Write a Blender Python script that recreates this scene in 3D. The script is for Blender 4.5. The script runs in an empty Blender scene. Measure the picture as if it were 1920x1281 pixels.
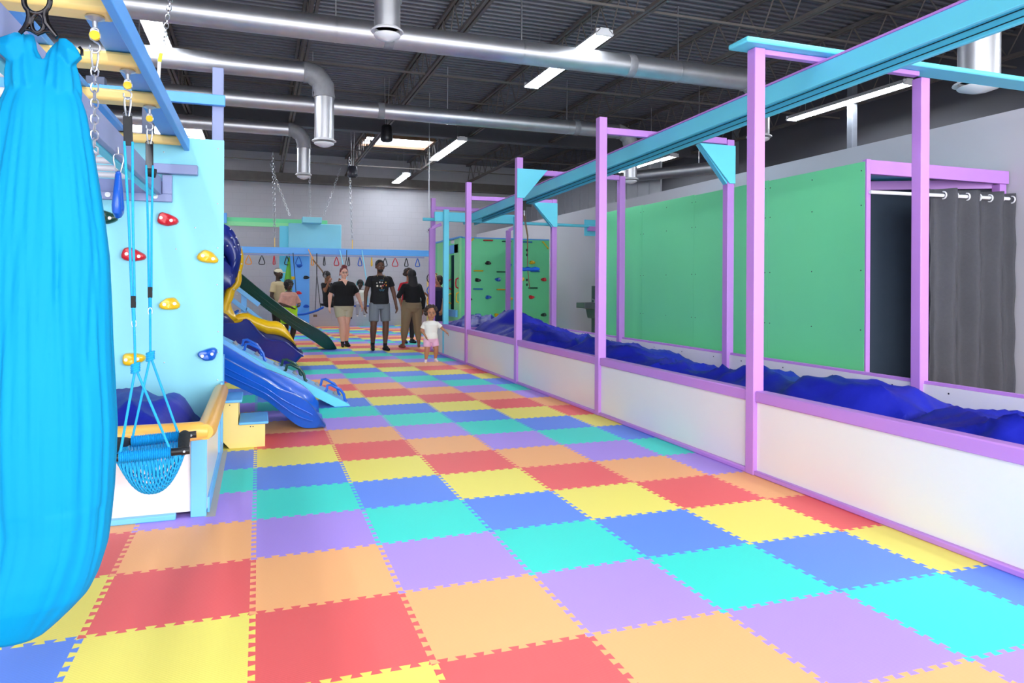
import bpy, bmesh, math, random
from math import sin, cos, pi, radians, sqrt
from mathutils import Vector
random.seed(7)
SC = bpy.context.scene
COL = SC.collection

# ------------------------------------------------------------------ camera
FPX, CYP, YAW, ROLL = 1334.2, 536.3, 0.3422, 0.0054
CAM = Vector((0.0164, -3.0835, 1.3393))
fw = Vector((sin(YAW), cos(YAW), 0)); rt0 = Vector((cos(YAW), -sin(YAW), 0)); up0 = Vector((0, 0, 1))
rt = rt0 * cos(ROLL) + up0 * sin(ROLL); up = up0 * cos(ROLL) - rt0 * sin(ROLL)
cd = bpy.data.cameras.new('camera'); cam = bpy.data.objects.new('camera', cd); COL.objects.link(cam)
cd.sensor_width = 36; cd.lens = FPX / 1920 * 36; cd.shift_y = (CYP - 640.5) / 1920
cd.clip_start = 0.05; cd.clip_end = 200
from mathutils import Matrix
M_ = Matrix(((rt.x, up.x, -fw.x, CAM.x), (rt.y, up.y, -fw.y, CAM.y), (rt.z, up.z, -fw.z, CAM.z), (0, 0, 0, 1)))
cam.matrix_world = M_
SC.camera = cam
# ------------------------------------------------------------------ colour management, world, area lights
SC.view_settings.view_transform = 'Standard'; SC.view_settings.look = 'None'
SC.view_settings.exposure = 0.55; SC.view_settings.gamma = 1.0
try: SC.view_settings.use_curve_mapping = False
except Exception: pass
SC.cycles.use_denoising = True
SC.cycles.max_bounces = 7
W = bpy.data.worlds.new('world'); SC.world = W; W.use_nodes = True
W.node_tree.nodes['Background'].inputs[0].default_value = (0.93, 0.95, 1.0, 1)
W.node_tree.nodes['Background'].inputs[1].default_value = 1.25
TUBE = 62.0          # emission of the fluorescent tubes
SKYL = 7.0
def area(name, loc, rot, sx, sy, power, col=(1, 1, 1)):
    l = bpy.data.lights.new(name, 'AREA'); l.shape = 'RECTANGLE'; l.size = sx; l.size_y = sy; l.energy = power; l.color = col
    o = bpy.data.objects.new(name, l); COL.objects.link(o); o.location = loc; o.rotation_euler = rot; return o
# added unseen fill behind the camera, standing in for frontal flash light
area('added_front_fill', (2.5, -6.4, 2.3), (radians(80), 0, 0), 12, 3.6, 760, (0.93, 0.97, 1.0))

def ray(px, py): return fw + rt * ((px - 960) / FPX) - up * ((py - CYP) / FPX)
def atY(px, py, Y):
    d = ray(px, py); return CAM + d * ((Y - CAM.y) / d.y)
def atX(px, py, X):
    d = ray(px, py); return CAM + d * ((X - CAM.x) / d.x)
def atZ(px, py, Z):
    d = ray(px, py); return CAM + d * ((Z - CAM.z) / d.z)

# ------------------------------------------------------------------ materials
def lin(c):
    return tuple((v / 255 / 12.92 if v / 255 <= 0.04045 else ((v / 255 + 0.055) / 1.055) ** 2.4) for v in c)
MATS = {}
def mat(name, rgb, rough=0.5, metal=0.0, spec=0.5, noise=0.0, nscale=8.0, bump=0.0, bscale=60.0, emit=None, estr=0, coat=0.0, alpha=1.0):
    if name in MATS: return MATS[name]
    m = bpy.data.materials.new(name); m.use_nodes = True; nt = m.node_tree; b = nt.nodes['Principled BSDF']
    c = lin(rgb) + (1,)
    b.inputs['Base Color'].default_value = c; b.inputs['Roughness'].default_value = rough; b.inputs['Metallic'].default_value = metal
    b.inputs['Specular IOR Level'].default_value = spec
    b.inputs['Coat Weight'].default_value = coat
    if emit:
        b.inputs['Emission Color'].default_value = lin(emit) + (1,); b.inputs['Emission Strength'].default_value = estr
    if noise or bump:
        tc = nt.nodes.new('ShaderNodeTexCoord')
    if noise:
        n = nt.nodes.new('ShaderNodeTexNoise'); n.inputs['Scale'].default_value = nscale; n.inputs['Detail'].default_value = 4
        nt.links.new(tc.outputs['Object'], n.inputs['Vector'])
        mx = nt.nodes.new('ShaderNodeMix'); mx.data_type = 'RGBA'
        mx.inputs[6].default_value = tuple(v * (1 - noise) for v in c[:3]) + (1,); mx.inputs[7].default_value = tuple(min(1, v * (1 + noise)) for v in c[:3]) + (1,)
        nt.links.new(n.outputs['Fac'], mx.inputs[0]); nt.links.new(mx.outputs[2], b.inputs['Base Color'])
    if bump:
        n2 = nt.nodes.new('ShaderNodeTexNoise'); n2.inputs['Scale'].default_value = bscale; n2.inputs['Detail'].default_value = 3
        nt.links.new(tc.outputs['Object'], n2.inputs['Vector'])
        bp = nt.nodes.new('ShaderNodeBump'); bp.inputs['Strength'].default_value = bump; bp.inputs['Distance'].default_value = 0.01
        nt.links.new(n2.outputs['Fac'], bp.inputs['Height']); nt.links.new(bp.outputs['Normal'], b.inputs['Normal'])
    MATS[name] = m; return m
P = dict(noise=0.04, nscale=3, bump=0.05, bscale=25)
purple = mat('purple_paint', (192, 134, 216), 0.42, **P)
teal = mat('teal_paint', (104, 214, 236), 0.45, **P)
cyan = mat('cyan_paint', (138, 214, 230), 0.5, **P)
blue = mat('blue_paint', (92, 170, 245), 0.42, **P)
greyblue = mat('grey_blue_paint', (140, 150, 190), 0.5, **P)
green = mat('green_paint', (112, 222, 156), 0.5, noise=0.05, nscale=1.3, bump=0.04, bscale=20)
lime = mat('light_green_paint', (150, 235, 165), 0.5, **P)
yellowwood = mat('yellow_paint', (250, 215, 130), 0.45, **P)
whitep = mat('white_panel', (236, 232, 230), 0.28, noise=0.02, nscale=2)
whitepaint = mat('white_enamel', (235, 235, 238), 0.35)
blackm = mat('black_plastic', (22, 22, 26), 0.4)
blackr = mat('black_rubber', (26, 26, 29), 0.75, bump=0.2)
steel = mat('zinc_steel', (200, 202, 206), 0.3, 0.9, noise=0.1, nscale=30)
darksteel = mat('dark_steel', (70, 70, 76), 0.3, 0.9)
galv = mat('galvanised_duct', (206, 206, 210), 0.42, 0.9, noise=0.14, nscale=5, bump=0.06, bscale=9)
tape = mat('duct_sealant', (150, 150, 154), 0.6, 0.2, noise=0.15, nscale=18, bump=0.5, bscale=14)
joistm = mat('joist_primer', (106, 99, 95), 0.6, 0.1, noise=0.25, nscale=6)
deckm = mat('roof_deck', (104, 104, 112), 0.5, 0.25, noise=0.15, nscale=2)
wallm = mat('grey_wall_paint', (186, 184, 192), 0.7, noise=0.03, nscale=2, bump=0.08, bscale=40)
shadewall = mat('shade_tinted_wall', (82, 82, 88), 0.75, noise=0.08, nscale=2)  # grey outer wall, its shade put into the base colour
vinyl = mat('orange_vinyl', (250, 186, 84), 0.35, noise=0.05, nscale=4, bump=0.15, bscale=12)
navyf = mat('royal_blue_nylon', (24, 32, 158), 0.5, spec=0.25, noise=0.12, nscale=4, bump=0.7, bscale=6)
plblue = mat('blue_plastic', (18, 92, 200), 0.28, noise=0.06, nscale=3, coat=0.2)
plnavy = mat('navy_plastic', (16, 34, 120), 0.3, noise=0.1, nscale=3, coat=0.2)
plyel = mat('yellow_plastic', (246, 196, 18), 0.3, noise=0.05, nscale=3, coat=0.2)
plgreen = mat('dark_green_plastic', (10, 62, 48), 0.3, noise=0.1, nscale=3, coat=0.2)
plred = mat('red_plastic', (208, 26, 44), 0.35, noise=0.05)
plorange = mat('orange_plastic', (240, 150, 30), 0.35)
plbrown = mat('brown_cord', (120, 92, 66), 0.7)
lblue = mat('light_blue_board', (112, 190, 250), 0.4, **P)
rope = mat('blue_rope', (20, 172, 232), 0.6, noise=0.15, nscale=90, bump=0.4, bscale=160)
cloth = mat('cyan_lycra', (0, 130, 176), 0.7, spec=0.15, noise=0.06, nscale=2.5, bump=0.25, bscale=3.2)
curtm = mat('charcoal_curtain', (72, 72, 78), 0.85, noise=0.1, nscale=40, bump=0.15, bscale=90)
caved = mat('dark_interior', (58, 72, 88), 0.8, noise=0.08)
concrete = mat('concrete', (150, 146, 142), 0.8, noise=0.15, nscale=12)
tubem = mat('lit_tube', (255, 255, 255), 0.4, emit=(240, 247, 255), estr=TUBE)
skym = mat('skylight_diffuser', (255, 255, 255), 0.5, emit=(235, 243, 255), estr=SKYL)
boltm = mat('bolt_zinc', (190, 192, 196), 0.35, 0.8)

# ------------------------------------------------------------------ mesh builder
class MB:
    def __init__(s): s.v = []; s.f = []; s.mi = []; s.cur = 0
    def add(s, vs, fs):
        n = len(s.v); s.v += [Vector(v) for v in vs]; s.f += [tuple(i + n for i in f) for f in fs]; s.mi += [s.cur] * len(fs); return s
    def box(s, x0, x1, y0, y1, z0, z1):
        v = [(x, y, z) for x in (x0, x1) for y in (y0, y1) for z in (z0, z1)]
        return s.add(v, [(0, 1, 3, 2), (4, 6, 7, 5), (0, 4, 5, 1), (2, 3, 7, 6), (0, 2, 6, 4), (1, 5, 7, 3)])
    def bar(s, p0, p1, w, h, upv=(0, 0, 1)):
        p0 = Vector(p0); p1 = Vector(p1); d = (p1 - p0).normalized(); u = Vector(upv); r = d.cross(u)
        if r.length < 1e-4: r = d.cross(Vector((1, 0, 0)))
        r.normalize(); u = r.cross(d).normalized()
        v = []
        for p in (p0, p1):
            for a, b in ((-1, -1), (1, -1), (1, 1), (-1, 1)): v.append(p + r * a * w / 2 + u * b * h / 2)
        return s.add(v, [(0, 1, 2, 3), (7, 6, 5, 4), (0, 4, 5, 1), (1, 5, 6, 2), (2, 6, 7, 3), (3, 7, 4, 0)])
    def prism(s, pts, vec):
        pts = [Vector(p) for p in pts]; n = len(pts); vec = Vector(vec)
        return s.add(pts + [p + vec for p in pts], [tuple(range(n))[::-1], tuple(range(n, 2 * n))] + [(i, (i + 1) % n, n + (i + 1) % n, n + i) for i in range(n)])
    def loft(s, rings, cap=True, closed=True):
        n = len(rings[0]); v = [p for r in rings for p in r]; f = []
        for k in range(len(rings) - 1):
            for i in range(n if closed else n - 1):
                j = (i + 1) % n; f.append((k * n + i, k * n + j, (k + 1) * n + j, (k + 1) * n + i))
        if cap and closed: f.append(tuple(range(n))[::-1]); f.append(tuple((len(rings) - 1) * n + i for i in range(n)))
        return s.add(v, f)
    def tube(s, pts, r, n=8, closed=False, cap=True):
        pts = [Vector(p) for p in pts]; m = len(pts); rings = []; ref = None
        rs = r if isinstance(r, (list, tuple)) else [r] * m
        for k, p in enumerate(pts):
            if closed: d = (pts[(k + 1) % m] - pts[k - 1])
            else: d = pts[min(k + 1, m - 1)] - pts[max(k - 1, 0)]
            d.normalize()
            if ref is None:
                ref = d.cross(Vector((0, 0, 1)))
                if ref.length < 0.2: ref = d.cross(Vector((0, 1, 0)))
            ref = (ref - d * ref.dot(d)).normalized(); b = d.cross(ref)
            rings.append([p + ref * cos(2 * pi * i / n) * rs[k] + b * sin(2 * pi * i / n) * rs[k] for i in range(n)])
        if closed:
            rings.append(rings[0]); return s.loft(rings, cap=False)
        return s.loft(rings, cap)
    def cap_(s, p0, r0, p1, r1, n=12, ends=True):
        """tapered capsule"""
        p0 = Vector(p0); p1 = Vector(p1); d = p1 - p0; L = d.length; d.normalize()
        pts = []; rs = []
        if ends:
            for a in (80, 55, 28): pts.append(p0 - d * r0 * sin(radians(a))); rs.append(r0 * cos(radians(a)))
        pts.append(p0); rs.append(r0); pts.append(p1); rs.append(r1)
        if ends:
            for a in (28, 55, 80): pts.append(p1 + d * r1 * sin(radians(a))); rs.append(r1 * cos(radians(a)))
        return s.tube(pts, rs, n)
    def ell(s, c, rx, ry, rz, n=14, m=9, rot=None):
        c = Vector(c); rings = []
        for k in range(1, m):
            a = pi * k / m - pi / 2
            ring = []
            for i in range(n):
                v = Vector((rx * cos(a) * cos(2 * pi * i / n), ry * cos(a) * sin(2 * pi * i / n), rz * sin(a)))
                if rot: v = rot @ v
                ring.append(c + v)
            rings.append(ring)
        return s.loft(rings)
    def lathe(s, c, prof, n=24):
        c = Vector(c); return s.loft([[c + Vector((r * cos(2 * pi * i / n), r * sin(2 * pi * i / n), z)) for i in range(n)] for r, z in prof])
    def build(s, name, m, parent=None, origin=None, bevel=0.0, smooth=35, seg=2):
        me = bpy.data.meshes.new(name)
        if parent is not None:
            o0 = Vector((0, 0, 0)); q = parent
            while q is not None: o0 = o0 + q.location; q = q.parent
            org = o0 if origin is None else Vector(origin)
        else:
            o0 = Vector((0, 0, 0))
            if origin is None:
                xs = [v.x for v in s.v]; ys = [v.y for v in s.v]; zs = [v.z for v in s.v]
                origin = ((min(xs) + max(xs)) / 2, (min(ys) + max(ys)) / 2, min(zs))
            org = Vector(origin)
        me.from_pydata([tuple(v - org) for v in s.v], [], s.f)
        ms = m if isinstance(m, (list, tuple)) else [m]
        for q in ms: me.materials.append(q)
        if len(ms) > 1: me.polygons.foreach_set('material_index', s.mi)
        bm = bmesh.new(); bm.from_mesh(me); bmesh.ops.recalc_face_normals(bm, faces=bm.faces); bm.to_mesh(me); bm.free()
        if smooth:
            me.polygons.foreach_set('use_smooth', [True] * len(me.polygons)); me.set_sharp_from_angle(angle=radians(smooth))
        o = bpy.data.objects.new(name, me); COL.objects.link(o)
        if parent is not None: o.parent = parent
        o.location = org - o0
        if bevel:
            b = o.modifiers.new('bevel', 'BEVEL'); b.width = bevel; b.segments = seg; b.limit_method = 'ANGLE'; b.harden_normals = False
        return o
def thing(name, label, cat, loc=(0, 0, 0), group=None):
    o = bpy.data.objects.new(name, None); COL.objects.link(o); o.location = loc; o.empty_display_size = 0.1
    o['label'] = label; o['category'] = cat; o['kind'] = 'thing'
    if group: o['group'] = group
    return o
def tag(o, label, cat, group=None):
    o['label'] = label; o['category'] = cat
    if group: o['group'] = group
    return o
def lab(o, label): o['label'] = label; return o
def struct(o, label=None):
    o['kind'] = 'structure'
    if label: o['label'] = label
    return o
def box(name, m, x0, x1, y0, y1, z0, z1, parent=None, bevel=0.004): return MB().box(x0, x1, y0, y1, z0, z1).build(name, m, parent, bevel=bevel)
def copy_tree(o, parent=None):
    c = o.copy(); COL.objects.link(c); c.parent = parent
    for ch in o.children: copy_tree(ch, c)
    return c

# ------------------------------------------------------------------ floor: interlocking foam mats
def floor_material():
    m = bpy.data.materials.new('foam_mats'); m.use_nodes = True; nt = m.node_tree; N = nt.nodes; L = nt.links
    b = N['Principled BSDF']; b.inputs['Roughness'].default_value = 0.5; b.inputs['Specular IOR Level'].default_value = 0.35
    tc = N.new('ShaderNodeTexCoord'); sp = N.new('ShaderNodeSeparateXYZ'); L.new(tc.outputs['Object'], sp.inputs[0])
    def mth(op, a, b_=None, c=None):
        n = N.new('ShaderNodeMath'); n.operation = op
        for i, v in enumerate((a, b_, c)):
            if v is None: continue
            if isinstance(v, (int, float)): n.inputs[i].default_value = v
            else: L.new(v, n.inputs[i])
        return n.outputs[0]
    T = 0.61; A = 0.02
    u = mth('DIVIDE', sp.outputs[0], T); v = mth('DIVIDE', sp.outputs[1], T)
    def idx(a, o_):
        n = mth('ROUND', a); d = mth('SUBTRACT', a, n)
        w = mth('COSINE', mth('MULTIPLY', o_, 2 * pi * 9.0))
        w = mth('SUBTRACT', w, mth('MULTIPLY', d, 0.4 / A))
        tooth = mth('GREATER_THAN', w, 0.0)
        inb = mth('LESS_THAN', mth('ABSOLUTE', d), A)
        pos = mth('GREATER_THAN', d, 0.0)
        side = mth('ADD', mth('MULTIPLY', inb, tooth), mth('MULTIPLY', mth('SUBTRACT', 1, inb), pos))
        return mth('ADD', mth('SUBTRACT', n, 1), side), d
    i, du = idx(u, v); j, dv = idx(v, u)
    k = mth('FLOORED_MODULO', mth('ADD', mth('ADD', i, j), 0.001), 6)
    cr = N.new('ShaderNodeValToRGB'); cr.color_ramp.interpolation = 'CONSTANT'
    cols = [(255, 184, 122), (180, 148, 236), (62, 226, 208), (100, 142, 236), (248, 232, 110), (238, 100, 98)]
    e = cr.color_ramp.elements; e[1].position = 5 / 6
    for q in range(1, 5): e.new(q / 6)
    for q in range(6): e[q].color = lin(cols[q]) + (1,)
    L.new(mth('DIVIDE', mth('ADD', k, 0.3), 6), cr.inputs[0])
    # slight wear from mat to mat
    wn = N.new('ShaderNodeTexWhiteNoise'); wn.noise_dimensions = '2D'; cb = N.new('ShaderNodeCombineXYZ'); L.new(i, cb.inputs[0]); L.new(j, cb.inputs[1]); L.new(cb.outputs[0], wn.inputs['Vector'])
    hs = N.new('ShaderNodeHueSaturation'); L.new(cr.outputs[0], hs.inputs['Color'])
    L.new(mth('ADD', mth('MULTIPLY', wn.outputs['Value'], 0.06), 0.97), hs.inputs['Value'])
    # bare concrete strip beside the ball pit
    X, Y = sp.outputs[0], sp.outputs[1]
    st = mth('MULTIPLY', mth('MULTIPLY', mth('GREATER_THAN', X, -0.27), mth('LESS_THAN', X, -0.212)), mth('MULTIPLY', mth('GREATER_THAN', Y, 1.36), mth('LESS_THAN', Y, 3.1)))
    mx = N.new('ShaderNodeMix'); mx.data_type = 'RGBA'; L.new(st, mx.inputs[0]); L.new(hs.outputs[0], mx.inputs[6]); mx.inputs[7].default_value = lin((190, 184, 176)) + (1,)
    L.new(mx.outputs[2], b.inputs['Base Color'])
    # fine ribbed tread
    wv = N.new('ShaderNodeTexWave'); wv.inputs['Scale'].default_value = 45; wv.bands_direction = 'DIAGONAL'; L.new(tc.outputs['Object'], wv.inputs['Vector'])
    bp = N.new('ShaderNodeBump'); bp.inputs['Strength'].default_value = 0.12; bp.inputs['Distance'].default_value = 0.002; L.new(wv.outputs['Fac'], bp.inputs['Height']); L.new(bp.outputs['Normal'], b.inputs['Normal'])
    return m
FX0, FX1, FY0, FY1 = -5.0, 11.5, -6.5, 20.6
o = MB().add([(FX0, FY0, 0), (FX1, FY0, 0), (FX1, FY1, 0), (FX0, FY1, 0)], [(0, 1, 2, 3)]).build('floor', floor_material(), origin=(0, 0, 0), smooth=0)
struct(o, 'interlocking foam puzzle mats in orange, purple, teal, blue, yellow and red')
# walls
def block_wall():
    m = bpy.data.materials.new('painted_block'); m.use_nodes = True; nt = m.node_tree; b = nt.nodes['Principled BSDF']; b.inputs['Roughness'].default_value = 0.65
    tc = nt.nodes.new('ShaderNodeTexCoord'); mp = nt.nodes.new('ShaderNodeMapping'); mp.inputs['Rotation'].default_value = (pi / 2, 0, 0)
    br = nt.nodes.new('ShaderNodeTexBrick'); br.inputs['Scale'].default_value = 1; br.inputs['Brick Width'].default_value = 0.4; br.inputs['Row Height'].default_value = 0.2; br.inputs['Mortar Size'].default_value = 0.006
    br.inputs['Color1'].default_value = lin((184, 182, 188)) + (1,); br.inputs['Color2'].default_value = lin((182, 180, 186)) + (1,); br.inputs['Mortar'].default_value = lin((174, 172, 178)) + (1,)
    nt.links.new(tc.outputs['Object'], mp.inputs[0]); nt.links.new(mp.outputs[0], br.inputs['Vector']); nt.links.new(br.outputs['Color'], b.inputs['Base Color'])
    return m
struct(box('wall_back', block_wall(), FX0, FX1, FY1, FY1 + 0.2, 0, 5.6, bevel=0), 'light grey painted block wall at the far end')
struct(box('wall_left', wallm, FX0 - 0.2, FX0, FY0, FY1, 0, 5.6, bevel=0))
struct(box('wall_partition', wallm, 7.14, 7.28, -6.5, FY1, 0, 3.13, bevel=0), 'light grey partition wall behind the green hut')
struct(box('wall_right', shadewall, FX1, FX1 + 0.2, FY0, FY1, 0, 5.6, bevel=0))
# corrugated deck
mb = MB(); prof = []; y = FY0
while y < FY1:
    prof += [(y, 5.5), (y + 0.05, 5.5), (y + 0.065, 5.54), (y + 0.135, 5.54)]; y += 0.15
prof.append((y, 5.5))
vs = [(x, a, z) for x in (FX0, FX1) for a, z in prof]; n = len(prof)
mb.add(vs, [(i, i + 1, n + i + 1, n + i) for i in range(n - 1)])
struct(mb.build('ceiling', deckm, origin=(0, 0, 5.5), smooth=0), 'dark grey corrugated metal roof deck')
# steel joists
def joist(x):
    r = thing('roof_joist', '', 'joist', (x, FY0, 4.88)); del r['category']; r['kind'] = 'structure'; del r['label']
    for nm, z0, z1 in (('bottom_chord', 4.88, 4.93), ('top_chord', 5.44, 5.49)):
        m_ = MB(); m_.box(x - 0.055, x - 0.012, FY0, FY1, z0, z1); m_.box(x + 0.012, x + 0.055, FY0, FY1, z0, z1); m_.build(nm, joistm, r, smooth=0)
    m_ = MB(); yy = FY0; k = 0
    while yy < FY1 - 0.3:
        a, b_ = ((4.92, 5.46) if k % 2 == 0 else (5.46, 4.92)); m_.tube([(x, yy, a), (x, yy + 0.33, b_)], 0.011, 6); yy += 0.33; k += 1
    m_.build('web_bars', joistm, r); return r
j0 = joist(2.7)
for x in (-3.4, -1.37, 0.67, 4.74, 6.8, 8.85, 10.9):
    c = copy_tree(j0); c.location.x = x
for yb in (1.5, 5.0, 8.7, 12.2, 16.0, 18.4):
    for zb in (4.9, 5.42):
        struct(MB().bar((FX0, yb, zb), (FX1, yb, zb), 0.03, 0.03).build('roof_bridging', joistm, smooth=0))
gm = MB()
gm.box(FX0, FX1, 13.08, 13.3, 4.8, 4.83).box(FX0, FX1, 13.18, 13.2, 4.83, 5.3).box(FX0, FX1, 13.08, 13.3, 5.3, 5.33)
struct(gm.build('roof_girder', mat('girder_grey', (88, 88, 94), 0.55, 0.2, noise=0.1), smooth=0), 'dark grey steel girder crossing under the roof')
gm = MB()
gm.box(FX0, FX1, 20.3, 20.5, 4.55, 4.6).box(FX0, FX1, 20.39, 20.41, 4.6, 4.86)
struct(gm.build('roof_girder', joistm, smooth=0))
# wall light ledger and skylights
def skylight(x0, x1, y0, y1, l):
    t = thing('skylight', l, 'skylight', ((x0 + x1) / 2, (y0 + y1) / 2, 5.47))
    box('diffuser', skym, x0, x1, y0, y1, 5.47, 5.49, t, 0)
    m_ = MB(); m_.box(x0 - 0.05, x0, y0 - 0.05, y1 + 0.05, 5.4, 5.5).box(x1, x1 + 0.05, y0 - 0.05, y1 + 0.05, 5.4, 5.5).box(x0, x1, y0 - 0.05, y0, 5.4, 5.5).box(x0, x1, y1, y1 + 0.05, 5.4, 5.5)
    m_.build('frame', mat('timber_kerb', (150, 110, 84), 0.7), t)
skylight(2.8, 4.66, 16.6, 17.9, 'bright roof skylight beyond the hanging speaker, in the middle of the ceiling')
skylight(-3.3, -1.45, 17.0, 18.9, 'bright roof skylight at the left above the cyan climbing panel')
# fluorescent fixtures
def fixture(x, y0, y1, z, l, g='fluorescent strip lights'):
    t = thing('fluorescent_light', l, 'light fixture', (x, (y0 + y1) / 2, z), g)
    m_ = MB(); m_.prism([(x - 0.135, y0, z - 0.012), (x - 0.06, y0, z + 0.07), (x + 0.06, y0, z + 0.07), (x + 0.135, y0, z - 0.012), (x + 0.128, y0, z - 0.015), (x + 0.055, y0, z + 0.058), (x - 0.055, y0, z + 0.058), (x - 0.128, y0, z - 0.015)], (0, y1 - y0, 0))
    m_.build('reflector', whitepaint, t, smooth=0)
    for sx in (-0.055, 0.055): MB().tube([(x + sx, y0 + 0.03, z + 0.01), (x + sx, y1 - 0.03, z + 0.01)], 0.019, 10).build('lamp_tube', tubem, t)
    for yy in (y0 + 0.015, y1 - 0.015): box('socket_end', whitepaint, x - 0.12, x + 0.12, yy - 0.015, yy + 0.015, z - 0.03, z + 0.055, t, 0)
    for yy in (y0 + 0.4, y1 - 0.4): MB().tube([(x, yy, z + 0.07), (x, yy, 5.5)], 0.004, 5).build('hanger_wire', steel, t)
F_ = [(4.3, 5.35, 8.05, 'fluorescent strip light crossing above the nearest full-length duct'),
      (4.38, 12.6, 15.4, 'fluorescent strip light right of the black hanging speaker'),
      (4.2, 18.2, 20.0, 'small far fluorescent strip light near the back wall'),
      (9.98, 5.65, 8.4, 'fluorescent strip light above the grey partition behind the teal beam'),
      (-1.28, 5.9, 8.7, 'fluorescent strip light behind the yellow rungs at upper left'),
      (-1.28, 12.6, 15.4, 'fluorescent strip light hidden mostly behind the left tower'),
      (9.98, 12.6, 15.4, 'fluorescent strip light far beyond the partition'),
      (4.3, -1.6, 1.15, 'unseen added fluorescent strip light above the near foam pit'),  # from here on: rows continued out of view, added for their light
      (-1.28, -1.6, 1.15, 'unseen added fluorescent strip light above the hammock'),
      (9.98, -1.6, 1.15, 'unseen added fluorescent strip light beyond the near partition')]
for a in F_: fixture(a[0], a[1], a[2], 4.68, a[3])
# ------------------------------------------------------------------ ducts
def diffuser(t, x, y, zb, ztop, r):
    MB().tube([(x, y, ztop), (x, y, zb)], r, 28, cap=False).build('drop_pipe', galv, t)
    MB().lathe((x, y, zb), [(r * 0.96, 0.02), (r * 1.03, 0.01), (r * 1.24, -0.012), (r * 1.26, -0.022), (r * 1.2, -0.026), (r * 0.98, -0.012), (r * .9, 0.02)], 28).build('diffuser_ring', whitepaint, t)
    MB().lathe((x, y, zb), [(0.0, -0.115), (r * 0.5, -0.1), (r * 0.98, -0.068), (r * 1.04, -0.056), (r * 1.0, -0.048), (0.01, -0.045)], 28).build('diffuser_cone', whitepaint, t)
def duct(y, x0, x1, z, r, l, drop=None, bands=(), end=1):
    t = thing('air_duct', l, 'duct', ((x0 + x1) / 2, y, z), 'round galvanised ducts')
    xe = x1 - (0.28 if drop else 0)
    MB().tube([(x0, y, z), (xe, y, z)], r, 32).build('pipe', galv, t)
    for xb in bands: MB().tube([(xb - 0.06, y, z), (xb - 0.05, y, z), (xb + 0.05, y, z), (xb + 0.06, y, z)], [r + 0.001, r + 0.006, r + 0.006, r + 0.001], 32).build('joint_band', tape, t)
    hx = x0 + 0.9
    while hx < xe:
        m_ = MB(); m_.tube([(hx - 0.012, y, z), (hx + 0.012, y, z)], r + 0.004, 28); m_.bar((hx, y, z + r), (hx, y, 5.46), 0.028, 0.012); m_.build('hanger_strap', steel, t); hx += 2.45
    if drop:
        pts = [(xe - 0.02, y, z)] + [(xe + 0.28 * sin(a), y, z - 0.28 + 0.28 * cos(a)) for a in [i * pi / 2 / 5 for i in range(6)]] + [(x1, y, z - 0.36)]
        rr = [r * 1.02 + (0.012 if i % 2 else 0) for i in range(len(pts))]
        MB().tube(pts, rr, 24).build('elbow', tape, t)
        diffuser(t, x1, y, drop, z - 0.33, r * 0.98)
    return t
duct(3.95, -4.9, 1.2, 4.5, 0.13, 'nearest galvanised drop duct with white round diffuser, at top centre', 3.98 - 0.12)
duct(5.95, -4.9, 7.25, 4.5, 0.155, 'longest and nearest full-width round duct, ending in a drop behind the tall post', 3.67, (1.55, 5.0), 1)
duct(7.9, -4.9, 0.93, 4.5, 0.145, 'round duct turning down by a taped elbow to a diffuser, left of centre', 3.51, ())
duct(9.95, -4.9, 7.24, 4.52, 0.14, 'second full-width round duct passing in front of the dark girder', 3.57, (2.1, 6.0))
duct(11.8, -4.9, 0.86, 4.44, 0.13, 'farthest round duct with taped elbow and small diffuser above the chains', 3.57)
duct(2.2, 6.9, 11.0, 4.5, 0.2, 'wide drop duct with white diffuser at upper right above the curtain', None)
t = bpy.data.objects['air_duct.005']; diffuser(t, 6.98, 2.2, 3.46, 4.5, 0.19)
# things standing beyond the partition
for (px, py0, w, Yv, l) in ((1598, 180, 14, 7.0, 'bare steel post rising behind the partition, right of the tall pink post'), (1379, 245, 20, 11.5, 'bare steel post rising behind the partition, left of the tall pink post')):
    p = atY(px, py0, Yv); ww = w / FPX * 1.5 * Yv * 0.6
    c_ = MB(); c_.box(p.x - 0.06, p.x + 0.06, Yv - 0.06, Yv + 0.06, 0, 5.4); tag(c_.build('steel_post', mat('bare_steel', (150, 156, 166), 0.4, 0.6, noise=0.1), bevel=0.004), l, 'post', 'bare steel posts behind the partition')
c_ = MB(); a = atX(1195, 330, 8.6); b_ = atX(1345, 314, 8.6)
for q_ in (0.2, 0.8): c_.tube([a.lerp(b_, q_), (a.lerp(b_, q_).x, a.lerp(b_, q_).y, 5.5)], 0.006, 6)
d_ = (b_ - a); c_.tube([a - d_ * 0.3, b_ + d_ * 0.02], 0.13, 20); tag(c_.build('service_duct', galv), 'low horizontal silver pipe behind the partition under the teal beam', 'duct')
# ribbed metal cladding seen above the partition at the far end
mb = MB(); yy = 11.5
while yy < 20.4: mb.box(8.9, 8.94, yy, yy + 0.5, 0, 4.3); mb.box(8.88, 8.96, yy + 0.5, yy + 0.56, 0, 4.3); yy += 0.56
o = mb.build('wall_cladding', mat('pale_metal_cladding', (176, 178, 184), 0.4, 0.4, noise=0.1, nscale=4), smooth=0); struct(o)

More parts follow.
